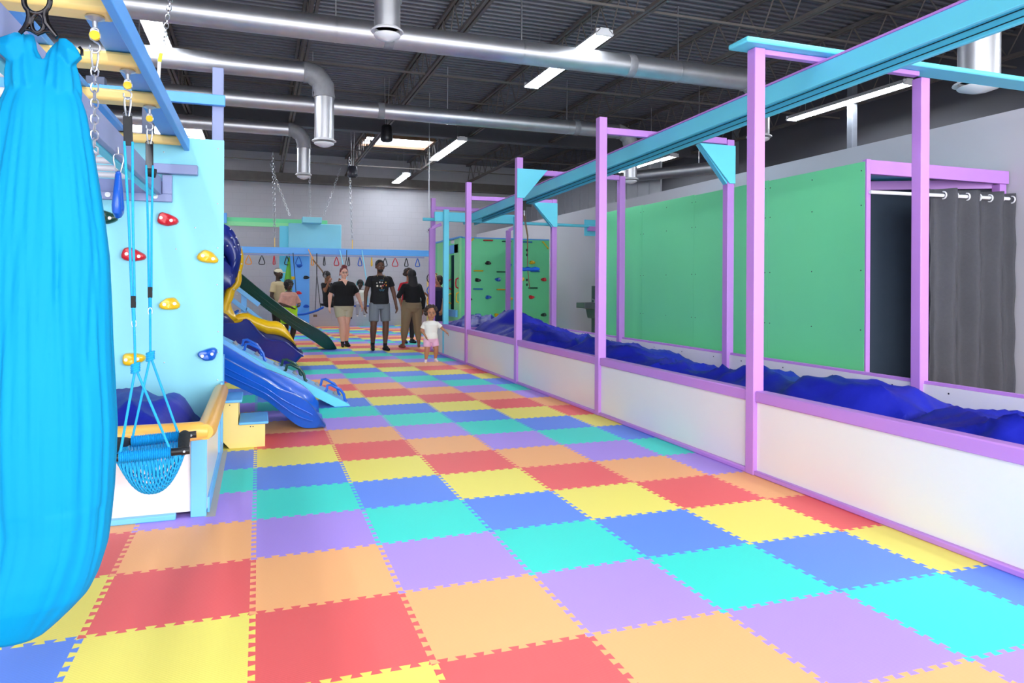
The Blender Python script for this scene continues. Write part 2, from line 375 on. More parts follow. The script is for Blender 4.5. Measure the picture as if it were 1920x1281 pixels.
# ------------------------------------------------------------------ right: foam pit with its portal frames
FXf, BXf = 3.38, 4.96
PY = [-1.31, 1.15, 3.6, 6.1, 8.6, 11.2]
PN = ['purple post frame at the very near end of the foam pit', 'tallest purple post frame with a long teal plank on top', 'second purple post frame from the tallest, teal gusset on its rear post only', 'purple post frame with a teal triangle gusset on its front post', 'thin purple post frame just beyond the one with the front gusset', 'farthest thin purple post frame, at the far end of the pit']
zc = [3.1, 3.06, 3.0, 2.945, 2.87, 2.96]
hw = 0.045
for i, y in enumerate(PY):
    t = thing('portal_frame', PN[i], 'frame', (FXf, y, 0), 'purple frames over the foam pit')
    ztop = [3.1, 3.05, 3.1, 3.1, 3.1, 3.13][i]
    box('post', purple, FXf - hw, FXf + hw, y - hw, y + hw, 0, ztop, t, 0.006)
    zr = zc[i]; zrear = [3.05, 3.0, 2.98, 2.93, 2.88, 2.75][i]
    if i < 5: box('post', purple, BXf - hw, BXf + hw, y - hw, y + hw, 0, zrear, t, 0.006)
    if i in (0, 1):
        box('crossbar', purple, FXf + hw, BXf - hw, y - 0.03, y + 0.03, 3.012, 3.05, t, 0.006)
        m_ = MB(); m_.prism([(FXf - 0.17, y - 0.12, 3.052), (FXf - 0.17, y + 0.1, 3.052), (6.9, y + 0.1, 3.052), (6.9, y - 0.12, 3.052)], (0, 0, 0.04)); m_.build('top_plank', teal, t, bevel=0.012)
    else:
        xe = BXf - hw if i < 5 else 4.35
        box('crossbar', purple, FXf + hw, xe, y - 0.03, y + 0.03, zr - 0.07, zr, t, 0.006)
    if i in (2, 4):
        zt = zrear - 0.07
        MB().prism([(BXf + hw, y - hw - 0.02, zt), (BXf + hw, y - hw - 0.02, zt - 0.42), (BXf - 0.03, y - hw - 0.02, zt - 0.42), (BXf - 0.42, y - hw - 0.02, zt)], (0, 0.018, 0)).build('gusset_plate', teal, t, bevel=0.003)
        MB().bar((BXf - 0.4, y, zt - 0.0), (BXf - 0.04, y, zt - 0.42), 0.07, 0.02).build('gusset_edge', teal, t)
    if i == 3:
        zt = zr - 0.0
        MB().prism([(FXf - hw, y - hw - 0.02, zt), (FXf - hw, y - hw - 0.02, zt - 0.4), (FXf + 0.06, y - hw - 0.02, zt - 0.4), (FXf + 0.4, y - hw - 0.02, zt)], (0, 0.018, 0)).build('gusset_plate', teal, t, bevel=0.003)
# pit walls
t = thing('foam_pit_barrier', 'long white panel barrier with purple rails along the front of the foam pit', 'barrier', (FXf, 4, 0))
for a, b_ in zip(PY[:-1], PY[1:]):
    y0, y1 = a + hw, b_ - hw
    box('top_rail', purple, FXf - 0.03, FXf + 0.06, y0, y1, 0.52, 0.6, t, 0.008)
    box('panel', whitep, FXf - 0.012, FXf + 0.012, y0, y1, 0.03, 0.52, t, 0)
    box('base_trim', purple, FXf - 0.04, FXf + 0.012, y0, y1, 0.0, 0.035, t, 0.008)
t = thing('foam_pit_barrier', 'low white panel barrier with thin purple rail along the rear of the foam pit', 'barrier', (BXf, 4, 0))
scr = MB()
for a, b_ in zip(PY[:-1], PY[1:]):
    y0, y1 = a + hw, b_ - hw
    box('top_rail', purple, BXf + 0.0, BXf + 0.04, y0, y1, 0.585, 0.61, t, 0.004)
    box('panel', whitep, BXf - 0.012, BXf + 0.012, y0, y1, 0.0, 0.585, t, 0)
    for q in range(4):
        yq = y0 + 0.2 + q * 0.65; scr.ell((BXf - 0.012, yq, 0.54), 0.003, 0.008, 0.008, 6, 5)
scr.build('screw_heads', darksteel, t)
struct_end = thing('foam_pit_barrier', 'short purple-railed barrier crossing the far end of the foam pit', 'barrier', (4.2, 11.2, 0))
box('top_rail', purple, FXf + hw, BXf + 0.04, 11.16, 11.24, 0.52, 0.6, struct_end, 0.006)
box('panel', whitep, FXf + hw, BXf, 11.19, 11.21, 0, 0.52, struct_end, 0)
struct_mid = thing('foam_pit_barrier', 'short purple rail crossing the pit between the two blue heaps', 'barrier', (4.2, 9.1, 0))
box('top_rail', purple, FXf + hw, BXf - 0.02, 9.06, 9.14, 0.52, 0.6, struct_mid, 0.006)
box('panel', whitep, FXf + hw, BXf - 0.02, 9.09, 9.11, 0, 0.52, struct_mid, 0)

# zip line beam
def zb(y): return 3.003 - 0.0273 * (y - 0.82)
t = thing('zip_line_beam', 'long teal overhead beam running the length of the foam pit', 'beam', (4.2, 4, 2.8))
y0, y1 = -4.6, 10.85
for nm, x0, x1, za, zb_ in (('side_board', 3.92, 3.955, -0.148, 0.0), ('side_board', 4.15, 4.185, -0.155, 0.0), ('top_board', 3.955, 4.15, -0.05, -0.012)):
    MB().prism([(x0, y0, zb(y0) + za), (x1, y0, zb(y0) + za), (x1, y0, zb(y0) + zb_), (x0, y0, zb(y0) + zb_)], (0, y1 - y0, zb(y1) - zb(y0))).build(nm, teal, t, bevel=0.004)
MB().prism([(3.91, y0, zb(y0)), (3.96, y0, zb(y0)), (3.96, y0, zb(y0) + 0.014), (3.91, y0, zb(y0) + 0.014)], (0, y1 - y0, zb(y1) - zb(y0))).build('edge_strip', purple, t)
for za in (-0.085, -0.13): MB().prism([(4.144, y0, zb(y0) + za), (4.152, y0, zb(y0) + za), (4.152, y0, zb(y0) + za + 0.005), (4.144, y0, zb(y0) + za + 0.005)], (0, y1 - y0, zb(y1) - zb(y0))).build('track_slot', blackm, t, smooth=0)
# trolley, rope and seat
t = thing('zip_line_swing', 'rope swing with blue crossbar seat hanging from the teal beam trolley', 'swing', (4.25, 7.4, 2.6))
zt = zb(7.4) - 0.17
pt = atY(983, 385, 7.4); zt = pt.z
m_ = MB(); m_.bar((pt.x - 0.16, 7.4, zt), (pt.x + 0.12, 7.4, zt), 0.035, 0.035).bar((pt.x, 7.4, zt - 0.08), (pt.x, 7.4, zb(7.4) - 0.05), 0.05, 0.05); m_.build('trolley', blackm, t, bevel=0.004)
p1 = atY(989, 500, 7.4); p2 = atY(993, 540, 7.4)
MB().tube([(pt.x, 7.4, zt - 0.06), (pt.x, 7.4, zt - 0.17)], 0.008, 8).build('carabiner', steel, t)
MB().tube([(pt.x - 0.012, 7.4, zt - 0.15), (p1.x - 0.005, 7.4, (zt + p1.z) / 2), (p1.x, 7.4, p1.z), (p2.x, 7.4, p2.z)], 0.008, 8).build('cord', plbrown, t)
MB().tube([(pt.x + 0.012, 7.4, zt - 0.15), (p1.x + 0.005, 7.4, (zt + p1.z) / 2), (p1.x, 7.4, p1.z + 0.05)], 0.006, 8).build('cord', plbrown, t)
for q in (469, 478, 525, 534): pp = atY(988, q, 7.4); MB().ell(pp, 0.016, 0.016, 0.022).build('knot', blackr, t)
ps = atY(989, 504, 7.4)
m_ = MB(); m_.tube([(ps.x - 0.2, 7.4, ps.z - 0.01), (ps.x - 0.12, 7.4, ps.z), (ps.x - 0.05, 7.4, ps.z - 0.012), (ps.x, 7.4, ps.z), (ps.x + 0.06, 7.4, ps.z - 0.01), (ps.x + 0.13, 7.4, ps.z), (ps.x + 0.2, 7.4, ps.z - 0.005)], [0.02, 0.032, 0.028, 0.034, 0.028, 0.034, 0.022], 12)
m_.build('seat_bar', plblue, t)

# crash pad covers: crumpled nylon
def heap(name, x0, x1, ys, hs, l, seed=1, ridge=0.062, nx=44, ny=0, edge=0.42, thick=True):
    rnd = random.Random(seed); ph = [rnd.uniform(0, 6.28) for _ in range(16)]
    ya, yb = ys[0], ys[-1]; ny = ny or int((yb - ya) / 0.05)
    def H(y):
        for k in range(len(ys) - 1):
            if y <= ys[k + 1]:
                u = (y - ys[k]) / (ys[k + 1] - ys[k]); u = u * u * (3 - 2 * u); return hs[k] * (1 - u) + hs[k + 1] * u
        return hs[-1]
    vs = []; fs = []
    for j in range(ny + 1):
        y = ya + (yb - ya) * j / ny
        for i in range(nx + 1):
            u = i / nx; x = x0 + (x1 - x0) * u
            prof = sin(pi * min(1, max(0, u)) ** 0.8) ** 0.85
            h = (edge - 0.1 * u) + (H(y) + 0.005 - (edge - 0.1 * u)) * prof
            w = 0
            for q in range(5):
                fx = 1.5 * (q + 1) ** 0.75; a = ph[q]
                s_ = sin(fx * (x * cos(a) + y * sin(a) * 0.8) * 2.3 + ph[q + 7] + 1.6 * sin(1.7 * y + a))
                w += (1 - abs(s_)) ** 2.6 * ridge * 1.25 / (1 + 0.6 * q)
            h += (w - ridge * 0.75) * (0.35 + 0.65 * prof)
            vs.append((x, y, max(0.05, h)))
    W_ = nx + 1
    for j in range(ny):
        for i in range(nx): fs.append((j * W_ + i, j * W_ + i + 1, (j + 1) * W_ + i + 1, (j + 1) * W_ + i))
    # skirt
    bd = [i for i in range(W_)] + [j * W_ + nx for j in range(1, ny + 1)] + [ny * W_ + i for i in range(nx - 1, -1, -1)] + [j * W_ for j in range(ny - 1, 0, -1)]
    n0 = len(vs); vs += [(vs[b][0], vs[b][1], 0.02) for b in bd]; nb = len(bd)
    fs += [(bd[k], bd[(k + 1) % nb], n0 + (k + 1) % nb, n0 + k) for k in range(nb)]
    o = MB().add(vs, fs).build(name, navyf, smooth=60)
    tag(o, l, 'crash pad'); return o
heap('crash_pad', 3.47, 4.92, [-1.25, -0.5, -0.1, 0.2, 0.42], [0.5, 0.6, 0.62, 0.58, 0.44], 'crumpled royal blue crash pad at the near right end of the foam pit', 3)
heap('crash_pad', 3.47, 4.92, [0.36, 0.6, 0.95, 1.3, 1.8, 2.3, 2.9], [0.5, 0.66, 0.68, 0.58, 0.62, 0.58, 0.5], 'crumpled royal blue crash pad between the tallest and second purple frames', 5)
heap('crash_pad', 3.47, 4.92, [2.85, 3.2, 3.6, 4.2, 4.9, 5.4], [0.48, 0.54, 0.56, 0.62, 0.68, 0.55], 'crumpled royal blue crash pad below the triangular rear gusset of the second frame', 8)
heap('crash_pad', 3.47, 4.92, [5.35, 5.8, 6.4, 7.0, 7.6, 8.2, 8.7, 9.0], [0.5, 0.62, 0.7, 0.72, 0.76, 0.86, 0.84, 0.6], 'tall crumpled navy crash pad piled at the third and fourth frames', 12, 0.07)
heap('crash_pad', 3.47, 4.92, [9.2, 9.6, 10.4, 11.1], [0.6, 0.76, 0.74, 0.6], 'crumpled blue crash pad in the farthest bay of the pit', 15, 0.07)

# teal end frame with pull-up bar
t = thing('teal_end_frame', 'teal post-and-beam frame standing in the far end of the foam pit', 'frame', (4.1, 10.2, 0))
box('post', teal, 3.36, 3.46, 10.2, 10.29, 0, 2.8, t, 0.006); box('post', teal, 4.8, 4.9, 10.2, 10.29, 0, 2.72, t, 0.006)
box('crossbeam', teal, 3.2, 4.92, 10.29, 10.35, 2.58, 2.76, t, 0.006)
t = thing('pull_up_bar', 'thin teal horizontal bar crossing from the teal frame to the partition', 'bar', (4.9, 11.0, 2.62))
a = atY(793, 411, 10.9); b_ = atY(1110, 424, 10.9)
MB().tube([(a.x, 10.9, a.z), (7.06, 10.9, a.z - 0.02)], 0.032, 12).build('bar', teal, t)
pc = atY(1104, 424, 11.0); pa_ = atY(1096, 412, 10.96); pb_ = atY(1125, 443, 10.96)
box('wall_plate', teal, pa_.x, min(7.12, pb_.x + 0.2), 10.96, 10.98, pb_.z, pa_.z, t, 0.004)
box('bracket', purple, pa_.x + 0.06, pa_.x + 0.22, 10.86, 10.955, pb_.z + 0.1, pb_.z + 0.2, t, 0.004)
for (px, px2) in ((809, 826), (953, 966)):
    q = atY(px, 432, 11.0); q2 = atY(px2, 424, 11.0)
    box('post', purple, q.x - 0.045, q.x + 0.045, 10.95, 11.04, 0.0 if px > 900 else 0.61, 2.5, t, 0.005)
    MB().bar((q.x, 10.97, 2.5), (q2.x, 10.93, 2.58), 0.05, 0.06).build('arm', purple, t)

# ------------------------------------------------------------------ green hut
GX, GY0, GY1, GZ = 5.25, 1.98, 7.3, 2.5
t = thing('green_hut', 'long windowless green-panelled hut with purple frame behind the foam pit', 'hut', (6.2, 4.6, 0))
ys = [GY0, 3.3, 4.7, 6.0, GY1]
for a, b_ in zip(ys[:-1], ys[1:]): box('side_panel', green, GX, GX + 0.018, a + 0.001, b_ - 0.002, 0, GZ + 0.03 * (a - GY0) / 5, t, 0.002)
m_ = MB()
for a, b_ in zip(ys[:-1], ys[1:]):
    for yq in (a + 0.04, (a + b_) / 2, b_ - 0.04):
        for zq in (GZ - 0.08, 2.1, 1.5, 0.95): m_.ell((GX - 0.001, yq, zq), 0.003, 0.007, 0.007, 6, 5)
m_.build('screw_heads', darksteel, t)
box('roof_panel', teal, GX + 0.02, 7.12, GY0 + 0.07, GY1, GZ - 0.03, GZ - 0.005, t, 0)
box('front_fascia', purple, GX + 0.019, 7.12, GY0 - 0.0, GY0 + 0.05, GZ - 0.11, GZ + 0.02, t, 0.004)
box('front_post', purple, GX + 0.001, GX + 0.05, GY0 - 0.02, GY0 - 0.001, 0, GZ + 0.02, t, 0.003)
box('front_post', purple, 7.02, 7.11, GY0 + 0.02, GY0 + 0.11, 0, GZ - 0.11, t, 0.004)
MB().bar((GX + 0.3, GY0 + 0.9, GZ - 0.1), (7.05, GY0 + 0.12, GZ - 0.1), 0.05, 0.09).build('roof_brace', purple, t)
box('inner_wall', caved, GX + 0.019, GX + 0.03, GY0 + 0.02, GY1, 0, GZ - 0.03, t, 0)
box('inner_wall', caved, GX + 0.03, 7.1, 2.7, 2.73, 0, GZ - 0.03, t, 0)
box('rear_panel', green, GX + 0.02, 7.12, GY1 - 0.02, GY1, 0, GZ - 0.03, t, 0)
t = thing('curtain', 'charcoal grommet curtain bunched at the right of the green hut doorway', 'curtain', (6.5, 2.07, 0.1))
MB().tube([(GX + 0.02, 1.94, 2.215), (7.06, 1.94, 2.235)], 0.017, 12).build('curtain_rod', whitepaint, t)
NF = 7; vs = []; nz = 26; nxx = 140; x0c, x1c = 6.04, 7.12
for k in range(nz + 1):
    z = 2.29 - (2.29 - 0.08) * k / nz; row = []
    for i in range(nxx + 1):
        u = i / nxx; fold = sin(2 * pi * (NF * 0.5) * u + 0.4); amp = 0.07 + 0.01 * sin(z * 3 + u * 9)
        x = x0c + (x1c - x0c) * u + 0.012 * sin(4 * pi * NF * 0.5 * u) + 0.012 * sin(z * 2 + u * 20) * (k / nz); y = 1.94 + amp * (fold * 1.0 + 0.25 * sin(6 * pi * NF * 0.5 * u)) + 0.006 * sin(z * 14 + u * 30)
        row.append((x, y, z))
    vs.append(row)
mb = MB(); mb.loft(vs, cap=False, closed=False)
oc = mb.build('fabric', curtm, t, smooth=70); sm = oc.modifiers.new('thick', 'SOLIDIFY'); sm.thickness = 0.004
for i in range(7):
    u = (i + 0.18) / 7 * 1.0; x = x0c + (x1c - x0c) * min(1, (i * 0.5 + 0.435) / 3.5)
    MB().tube([(x, 1.94 + 0.034 * cos(a), 2.228 + 0.034 * sin(a)) for a in [q * pi / 8 for q in range(16)]], 0.007, 6, closed=True).build('grommet', whitepaint, t)

# drinking fountain
t = thing('drinking_fountain', 'grey wall-mounted drinking fountain on the pale partition beside the green hut', 'fountain', (6.9, 11.2, 0.6))
m_ = MB(); fz = 0.98
m_.prism([(6.72, 11.0, fz), (7.13, 11.0, fz), (7.13, 11.0, fz - 0.35), (7.0, 11.0, fz - 0.35), (6.95, 11.0, fz - 0.14), (6.72, 11.0, fz - 0.12)], (0, 0.45, 0)); m_.build('basin', mat('fountain_grey', (120, 124, 128), 0.4, 0.5), t, bevel=0.01)
MB().tube([(7.0, 11.1, fz), (7.0, 11.1, fz + 0.06), (6.95, 11.1, fz + 0.08)], 0.012, 8).build('spout', steel, t)
box('back_plate', mat('fountain_back', (96, 104, 112), 0.4, 0.5), 7.1, 7.135, 10.75, 11.45, 0.2, 1.35, t, 0.004)

# ------------------------------------------------------------------ climbing hold shapes
def hold(parent, c, m, w=0.14, h=0.085, nrm=(0, -1, 0), seed=0, bolts=True, bar=False, tilt=0.0):
    c = Vector(c); nv = Vector(nrm); side = Vector((0, 0, 1)).cross(nv); side.normalize(); upv = Vector((0, 0, 1))
    ct, st = cos(tilt), sin(tilt); s2 = side * ct + upv * st; u2 = upv * ct - side * st
    mb = MB()
    if bar:
        mb.tube([c - s2 * w / 2, c - s2 * w / 2 * 0.93 + nv * 0.045, c + s2 * w / 2 * 0.93 + nv * 0.045, c + s2 * w / 2], 0.014, 8)
        return mb.build('bar_handle', m, parent)
    rnd = random.Random(seed * 7 + 1); n = 22; prof = []
    a1, a2, a3 = rnd.uniform(-.12, .12), rnd.uniform(0, 6.28), rnd.uniform(-.1, .1)
    for i in range(n):
        th = 2 * pi * i / n
        r_ = 1 + 0.17 * cos(2 * th) + 0.1 * cos(3 * th + a2) + 0.05 * cos(5 * th + a2) - 0.1 * sin(th + a1 * 8)
        prof.append((cos(th) * r_ * w / 2 * 0.88, sin(th) * r_ * h / 2))
    rings = []
    for s_, d_ in ((1.0, 0.0), (1.02, 0.012), (0.95, 0.03), (0.78, 0.042), (0.5, 0.036), (0.2, 0.034)):
        rings.append([c + s2 * x * s_ + u2 * (y * s_ + (0.004 if s_ < .9 else 0)) + nv * (d_ + (0.014 * abs(x) / (w / 2) if s_ < .99 else 0)) for x, y in prof])
    mb.loft(rings); ho = mb.build('climbing_hold', m, parent, smooth=60)
    if bolts:
        for sg in (-1, 1):
            pb = c + s2 * sg * w * 0.26 + nv * 0.05 + u2 * (-0.004)
            MB().tube([pb - nv * 0.012, pb + nv * 0.004], 0.0125, 12).build('bolt', boltm, ho)
    return ho

# ------------------------------------------------------------------ left: cyan climbing panel, posts, ball pit
t = thing('climbing_wall', 'pale cyan climbing wall panel with plastic holds, left foreground', 'climbing wall', (-1.2, 3.1, 0))
box('panel', cyan, -2.4, -0.25, 3.1, 3.13, 0.0, 2.5, t, 0.003)
for i, (px, py, m_, w, tl) in enumerate([(198, 406, plgreen, 0.15, -0.3), (313, 411, plred, 0.145, -0.25), (251, 478, plred, 0.165, -0.2), (391, 482, plyel, 0.15, -0.3), (319, 569, plyel, 0.14, 0.1), (249, 672, plyel, 0.155, 0.05), (389, 664, plblue, 0.14, 0.2)]):
    p = atY(px, py, 3.1); hold(t, p, m_, w, 0.115, seed=i, tilt=tl)
m_ = MB()
for (px, py) in [(408, 382), (408, 465), (407, 534), (409, 622), (409, 661), (408, 713), (366, 427), (330, 467), (409, 279), (307, 285), (308, 680)]:
    p = atY(px, py, 3.1); m_.ell(p, 0.006, 0.002, 0.006, 6, 5)
m_.build('screw_heads', boltm, t)
# tower frame behind the panel
t = thing('tower_frame', 'blue timber posts and crossbeam standing behind the cyan climbing panel', 'frame', (-0.3, 3.2, 0))
box('post', greyblue, -0.345, -0.26, 3.16, 3.25, 0.0, 3.1, t, 0.005); box('post', greyblue, -2.3, -2.21, 3.16, 3.25, 0, 3.1, t, 0.005)
box('crossbeam', blue, -2.6, -0.245, 3.1, 3.155, 2.78, 2.865, t, 0.006)
box('side_board', lblue, -0.29, -0.25, 3.26, 3.4, 0, 0.75, t, 0.004)
m_ = MB(); m_.box(-1.25, -1.12, 3.2, 3.29, 2.0, 2.95).box(-0.86, -0.78, 3.2, 3.3, 2.4, 3.05)
m_.build('rear_post', mat('slate_paint', (84, 92, 116), 0.5), t, bevel=0.004)
box('ledge_board', greyblue, -0.82, -0.44, 3.02, 3.1, 2.2, 2.275, t, 0.006)
# bracket frame on the panel for ladder
t = thing('ladder_bracket', 'grey-blue timber bracket with bolts fixed on the cyan climbing panel', 'bracket', (-0.9, 3.08, 2.0))
a = atY(185, 376, 3.07); b_ = atY(323, 329, 3.07)
box('base_board', greyblue, -1.3, b_.x, 3.05, 3.1, a.z + 0.01, a.z + 0.07, t, 0.004)
box('upright_board', greyblue, b_.x - 0.07, b_.x, 3.05, 3.1, a.z + 0.07, b_.z, t, 0.004)
box('back_board', mat('slate_blue', (120, 132, 178), .5), -1.3, b_.x - 0.07, 3.07, 3.1, a.z + 0.07, a.z + 0.17, t, 0.003)
for px, py in ((202, 365), (269, 351), (291, 368)):
    q = atY(px, py, 3.045); MB().tube([(q.x, 3.052, q.z), (q.x, 3.04, q.z)], 0.02, 14).build('bolt', boltm, t)

# ladder B (white pipes)
t = thing('pipe_ladder', 'low horizontal ladder of white pipes between grey-blue rails, upper left', 'ladder', (-0.9, 1.0, 2.03))
zB = 2.035
box('rail', greyblue, -0.735, -0.70, -2.0, 3.06, zB, zB + 0.13, t, 0.004); box('rail', greyblue, -1.44, -1.40, -2.0, 3.06, zB, zB + 0.13, t, 0.004)
box('rail_foot', teal, -0.78, -0.735, -2.0, 3.06, zB - 0.012, zB + 0.02, t, 0.003)
yy = 2.62
while yy > -1.9: MB().tube([(-1.4, yy, zB + 0.075), (-0.735, yy, zB + 0.075)], 0.021, 12).build('rung', whitepaint, t); yy -= 0.33
MB().tube([(-0.70, 2.25, zB + 0.06), (-0.64, 2.25, zB + 0.05)], 0.03, 12).build('grip', blackr, t)

# monkey bars A (yellow rungs)
t = thing('monkey_bars', 'overhead blue monkey bar frame with yellow plank rungs, upper left', 'monkey bars', (-0.78, 1.0, 2.4))
zA = 2.398
box('rail', blue, -0.545, -0.505, -2.2, 3.1, zA, zA + 0.09, t, 0.005); box('rail', blue, -1.09, -1.05, -2.2, 2.95, zA, zA + 0.09, t, 0.005)
box('flat_board', blue, -0.70, -0.545, -2.2, 3.02, zA + 0.092, zA + 0.128, t, 0.004); box('flat_board', blue, -1.05, -0.94, -2.2, 2.95, zA + 0.092, zA + 0.128, t, 0.004)
RY = [-0.648, 0.115, 0.878, 1.642, 2.97]
for y in RY: box('rung', yellowwood, -1.048, -0.547, y, y + (0.14 if y < 2.9 else 0.05), zA + 0.02, zA + 0.09, t, 0.018)
EB = {}
for y in RY[:4]:
    for x in (-0.61, -0.97):
        yc = y + 0.07
        m_ = MB(); m_.lathe((x, yc, zA + 0.004), [(0.034, 0.014), (0.036, 0.006), (0.02, 0.0), (0.01, -0.006), (0.009, -0.03)], 18)
        m_.tube([(x + 0.014 * cos(a), yc, zA - 0.042 + 0.014 * sin(a)) for a in [q * pi / 6 for q in range(12)]], 0.0045, 6, closed=True)
        m_.build('eye_bolt', boltm, t)
# chains and carabiners
def link(mb, c, L=0.034, w=0.011, r=0.0032, ax=(1, 0, 0), d=(0, 0, -1)):
    c = Vector(c); ax = Vector(ax).normalized(); d = Vector(d).normalized(); pts = []
    for q in range(12):
        a = 2 * pi * q / 12; off = (L / 2 - w) * (1 if sin(a) > 0 else -1) if abs(sin(a)) > 1e-6 else 0
        pts.append(c + ax * w * cos(a) + d * (w * sin(a) + off))
    mb.tube(pts, r, 5, closed=True)
def chain(name, p0, p1, parent, L=0.034, w=0.011, r=0.0032, m=steel):
    p0 = Vector(p0); p1 = Vector(p1); D = p1 - p0; n = max(1, int(D.length / (L * 0.78))); d = D.normalized()
    a1 = d.cross(Vector((0, 1, 0))).normalized(); a2 = d.cross(a1).normalized(); mb = MB()
    for k in range(n): link(mb, p0 + D * ((k + 0.5) / n), L, w, r, a1 if k % 2 == 0 else a2, d)
    return mb.build(name, m, parent)
def shackle(x, y, z, parent):
    """S link with yellow bushing below an eye bolt, returns bottom z"""
    MB().tube([(x, y - 0.008, z - 0.008), (x, y + 0.008, z - 0.008)], 0.019, 16).build('bushing', plyel, parent)
    pts = [(x + 0.019 * cos(a), y, z - 0.008 + 0.022 * sin(a)) for a in [radians(q) for q in (-20, 20, 60, 100, 140, 180, 220, 260)]]
    pts += [(x + 0.019 * cos(a), y, z - 0.056 + 0.022 * sin(a)) for a in [radians(q) for q in (90, 60, 20, -20, -60, -90, -120, -160, -200)]]
    MB().tube(pts, 0.004, 7).build('hook', steel, parent); return z - 0.078
def carab(x, y, z, L, w, parent, m=steel, r=0.004):
    pts = [(x - w * 0.35, y, z), (x + w * 0.35, y, z), (x + w * 0.5, y, z - L * 0.1), (x + w * 0.5, y, z - L * 0.35), (x + w * 0.22, y, z - L * 0.92), (x, y, z - L), (x - w * 0.22, y, z - L * 0.92), (x - w * 0.5, y, z - L * 0.35), (x - w * 0.5, y, z - L * 0.1)]
    MB().tube(pts, r, 7, closed=True).build('carabiner', m, parent)
x = -0.61; y = RY[1] + 0.07
t = thing('hanging_chain', 'silver chain hanging free from the nearest visible yellow rung', 'chain', (x, y, 1.8))
z = shackle(x, y, zA - 0.05, t); carab(x, y, z + 0.01, 0.085, 0.024, t); pe = atY(178, 305, y)
chain('chain', (x, y, z - 0.06), (x, y, pe.z), t, 0.04, 0.0135, 0.0035)

# net swing
t = thing('net_swing', 'blue rope net swing seat with black padded bars hanging from two yellow rungs', 'swing', (-0.61, 1.0, 0.2))
def swing_line(yi, ysw, pk, pa, pb, pring, pbuck, strapL):
    y0 = RY[yi] + 0.07; x0 = -0.61
    z = shackle(x0, y0, zA - 0.05, t); carab(x0, y0, z + 0.008, 0.1, 0.028, t, r=0.005)
    zs = z - 0.085; K = atY(pk[0], pk[1], ysw); S0 = Vector((x0, y0, zs))
    Dm = K - S0
    def on(zv): u = (zv - S0.z) / Dm.z; return S0 + Dm * u
    e = on(zs - strapL); m_ = MB(); m_.bar(S0, e, 0.042, 0.01, (0, 1, 0)); m_.build('strap', blackm, t, bevel=0.003)
    MB().tube([S0 + Vector((0.02 * cos(a), 0, 0.008 + 0.014 * sin(a))) for a in [q * pi / 5 for q in range(10)]], 0.004, 6, closed=True).build('buckle_ring', darksteel, t)
    bz = atY(pbuck[0], pbuck[1], (y0 + ysw) / 2 + 0.0).z; bk = on(bz)
    for sg in (-1, 1): MB().tube([e + Vector((0.018 * sg, 0, 0.02)), e * 0.5 + bk * 0.5 + Vector((0.009 * sg, 0, 0)), bk + Vector((0.006 * sg, 0, 0))], 0.0062, 8).build('rope', rope, t)
    MB().bar(bk + Vector((0, 0, 0.03)), bk - Vector((0, 0, 0.03)) , 0.022, 0.018, (0, 1, 0)).build('rope_slide', blackr, t, bevel=0.003)
    rz = on(atY(pring[0], pring[1], ysw).z)
    MB().tube([bk - Vector((0, 0, 0.03)), rz], 0.009, 8).build('rope', rope, t)
    MB().tube([rz + Vector((0.010 * cos(a), 0, 0.02 * sin(a))) for a in [q * pi / 5 for q in range(10)]], 0.0028, 6, closed=True).build('oval_ring', steel, t)
    MB().tube([rz, K], 0.006, 8).build('rope', rope, t)
    kn = MB()
    for q in range(4): kn.tube([K + Vector((0.017 * cos(a), 0.017 * sin(a), 0.018 - q * 0.012 + 0.006 * cos(a))) for a in [w_ * pi / 5 for w_ in range(10)]], 0.0065, 6, closed=True)
    kn.build('knot', rope, t)
    A = atY(pa[0], pa[1], ysw); B = atY(pb[0], pb[1], ysw)
    for Q in (A, B): MB().tube([K, K * 0.5 + Q * 0.5, Q], 0.0062, 8).build('rope', rope, t)
    return A, B
A1, B1 = swing_line(2, 0.86, (254, 690), (224, 858), (321, 848), (251, 607), (247, 566), 0.15)
A2, B2 = swing_line(3, 1.16, (282, 668), (247, 828), (336, 818), (283, 585), (286, 548), 0.16)
def swing_bar(A, B, ea, eb):
    d = (B - A).normalized(); A_ = A + d * 0.0; m_ = MB()
    m_.tube([A - d * ea, B + d * eb], 0.019, 14); m_.build('bar', blackm, t)
    pts = []; rs = []; n = 112; L = (B - A).length
    for i in range(n + 1):
        u = i / n; pts.append(A + d * (L * u)); rs.append(0.027 + 0.004 * cos(2 * pi * i / 4.0))
    c_ = MB(); c_.tube(pts, rs, 12); c_.build('rope_wrap', rope, t)
    MB().tube([B + d * (eb * 0.72) + Vector((0, -0.018, 0.0)), B + d * (eb * 0.72) + Vector((0, -0.022, 0))], 0.006, 10).build('rivet', boltm, t)
swing_bar(A1, B1, 0.1, 0.085); swing_bar(A2, B2, 0.1, 0.085)
d1 = (B1 - A1).normalized(); d2 = (B2 - A2).normalized()
for (p, q, n_) in ((B1 + d1 * 0.055, B2 + d2 * 0.03, 'side_pad'), (A1 - d1 * 0.055, A2 - d2 * 0.03, 'side_pad')):
    mid = (p + q) / 2 + Vector((0, 0, 0.035)); MB().tube([p, p * 0.6 + q * 0.4 + Vector((0, 0, 0.03)), p * 0.4 + q * 0.6 + Vector((0, 0, 0.03)), q], [0.026, 0.029, 0.029, 0.026], 14).build(n_, blackr, t)
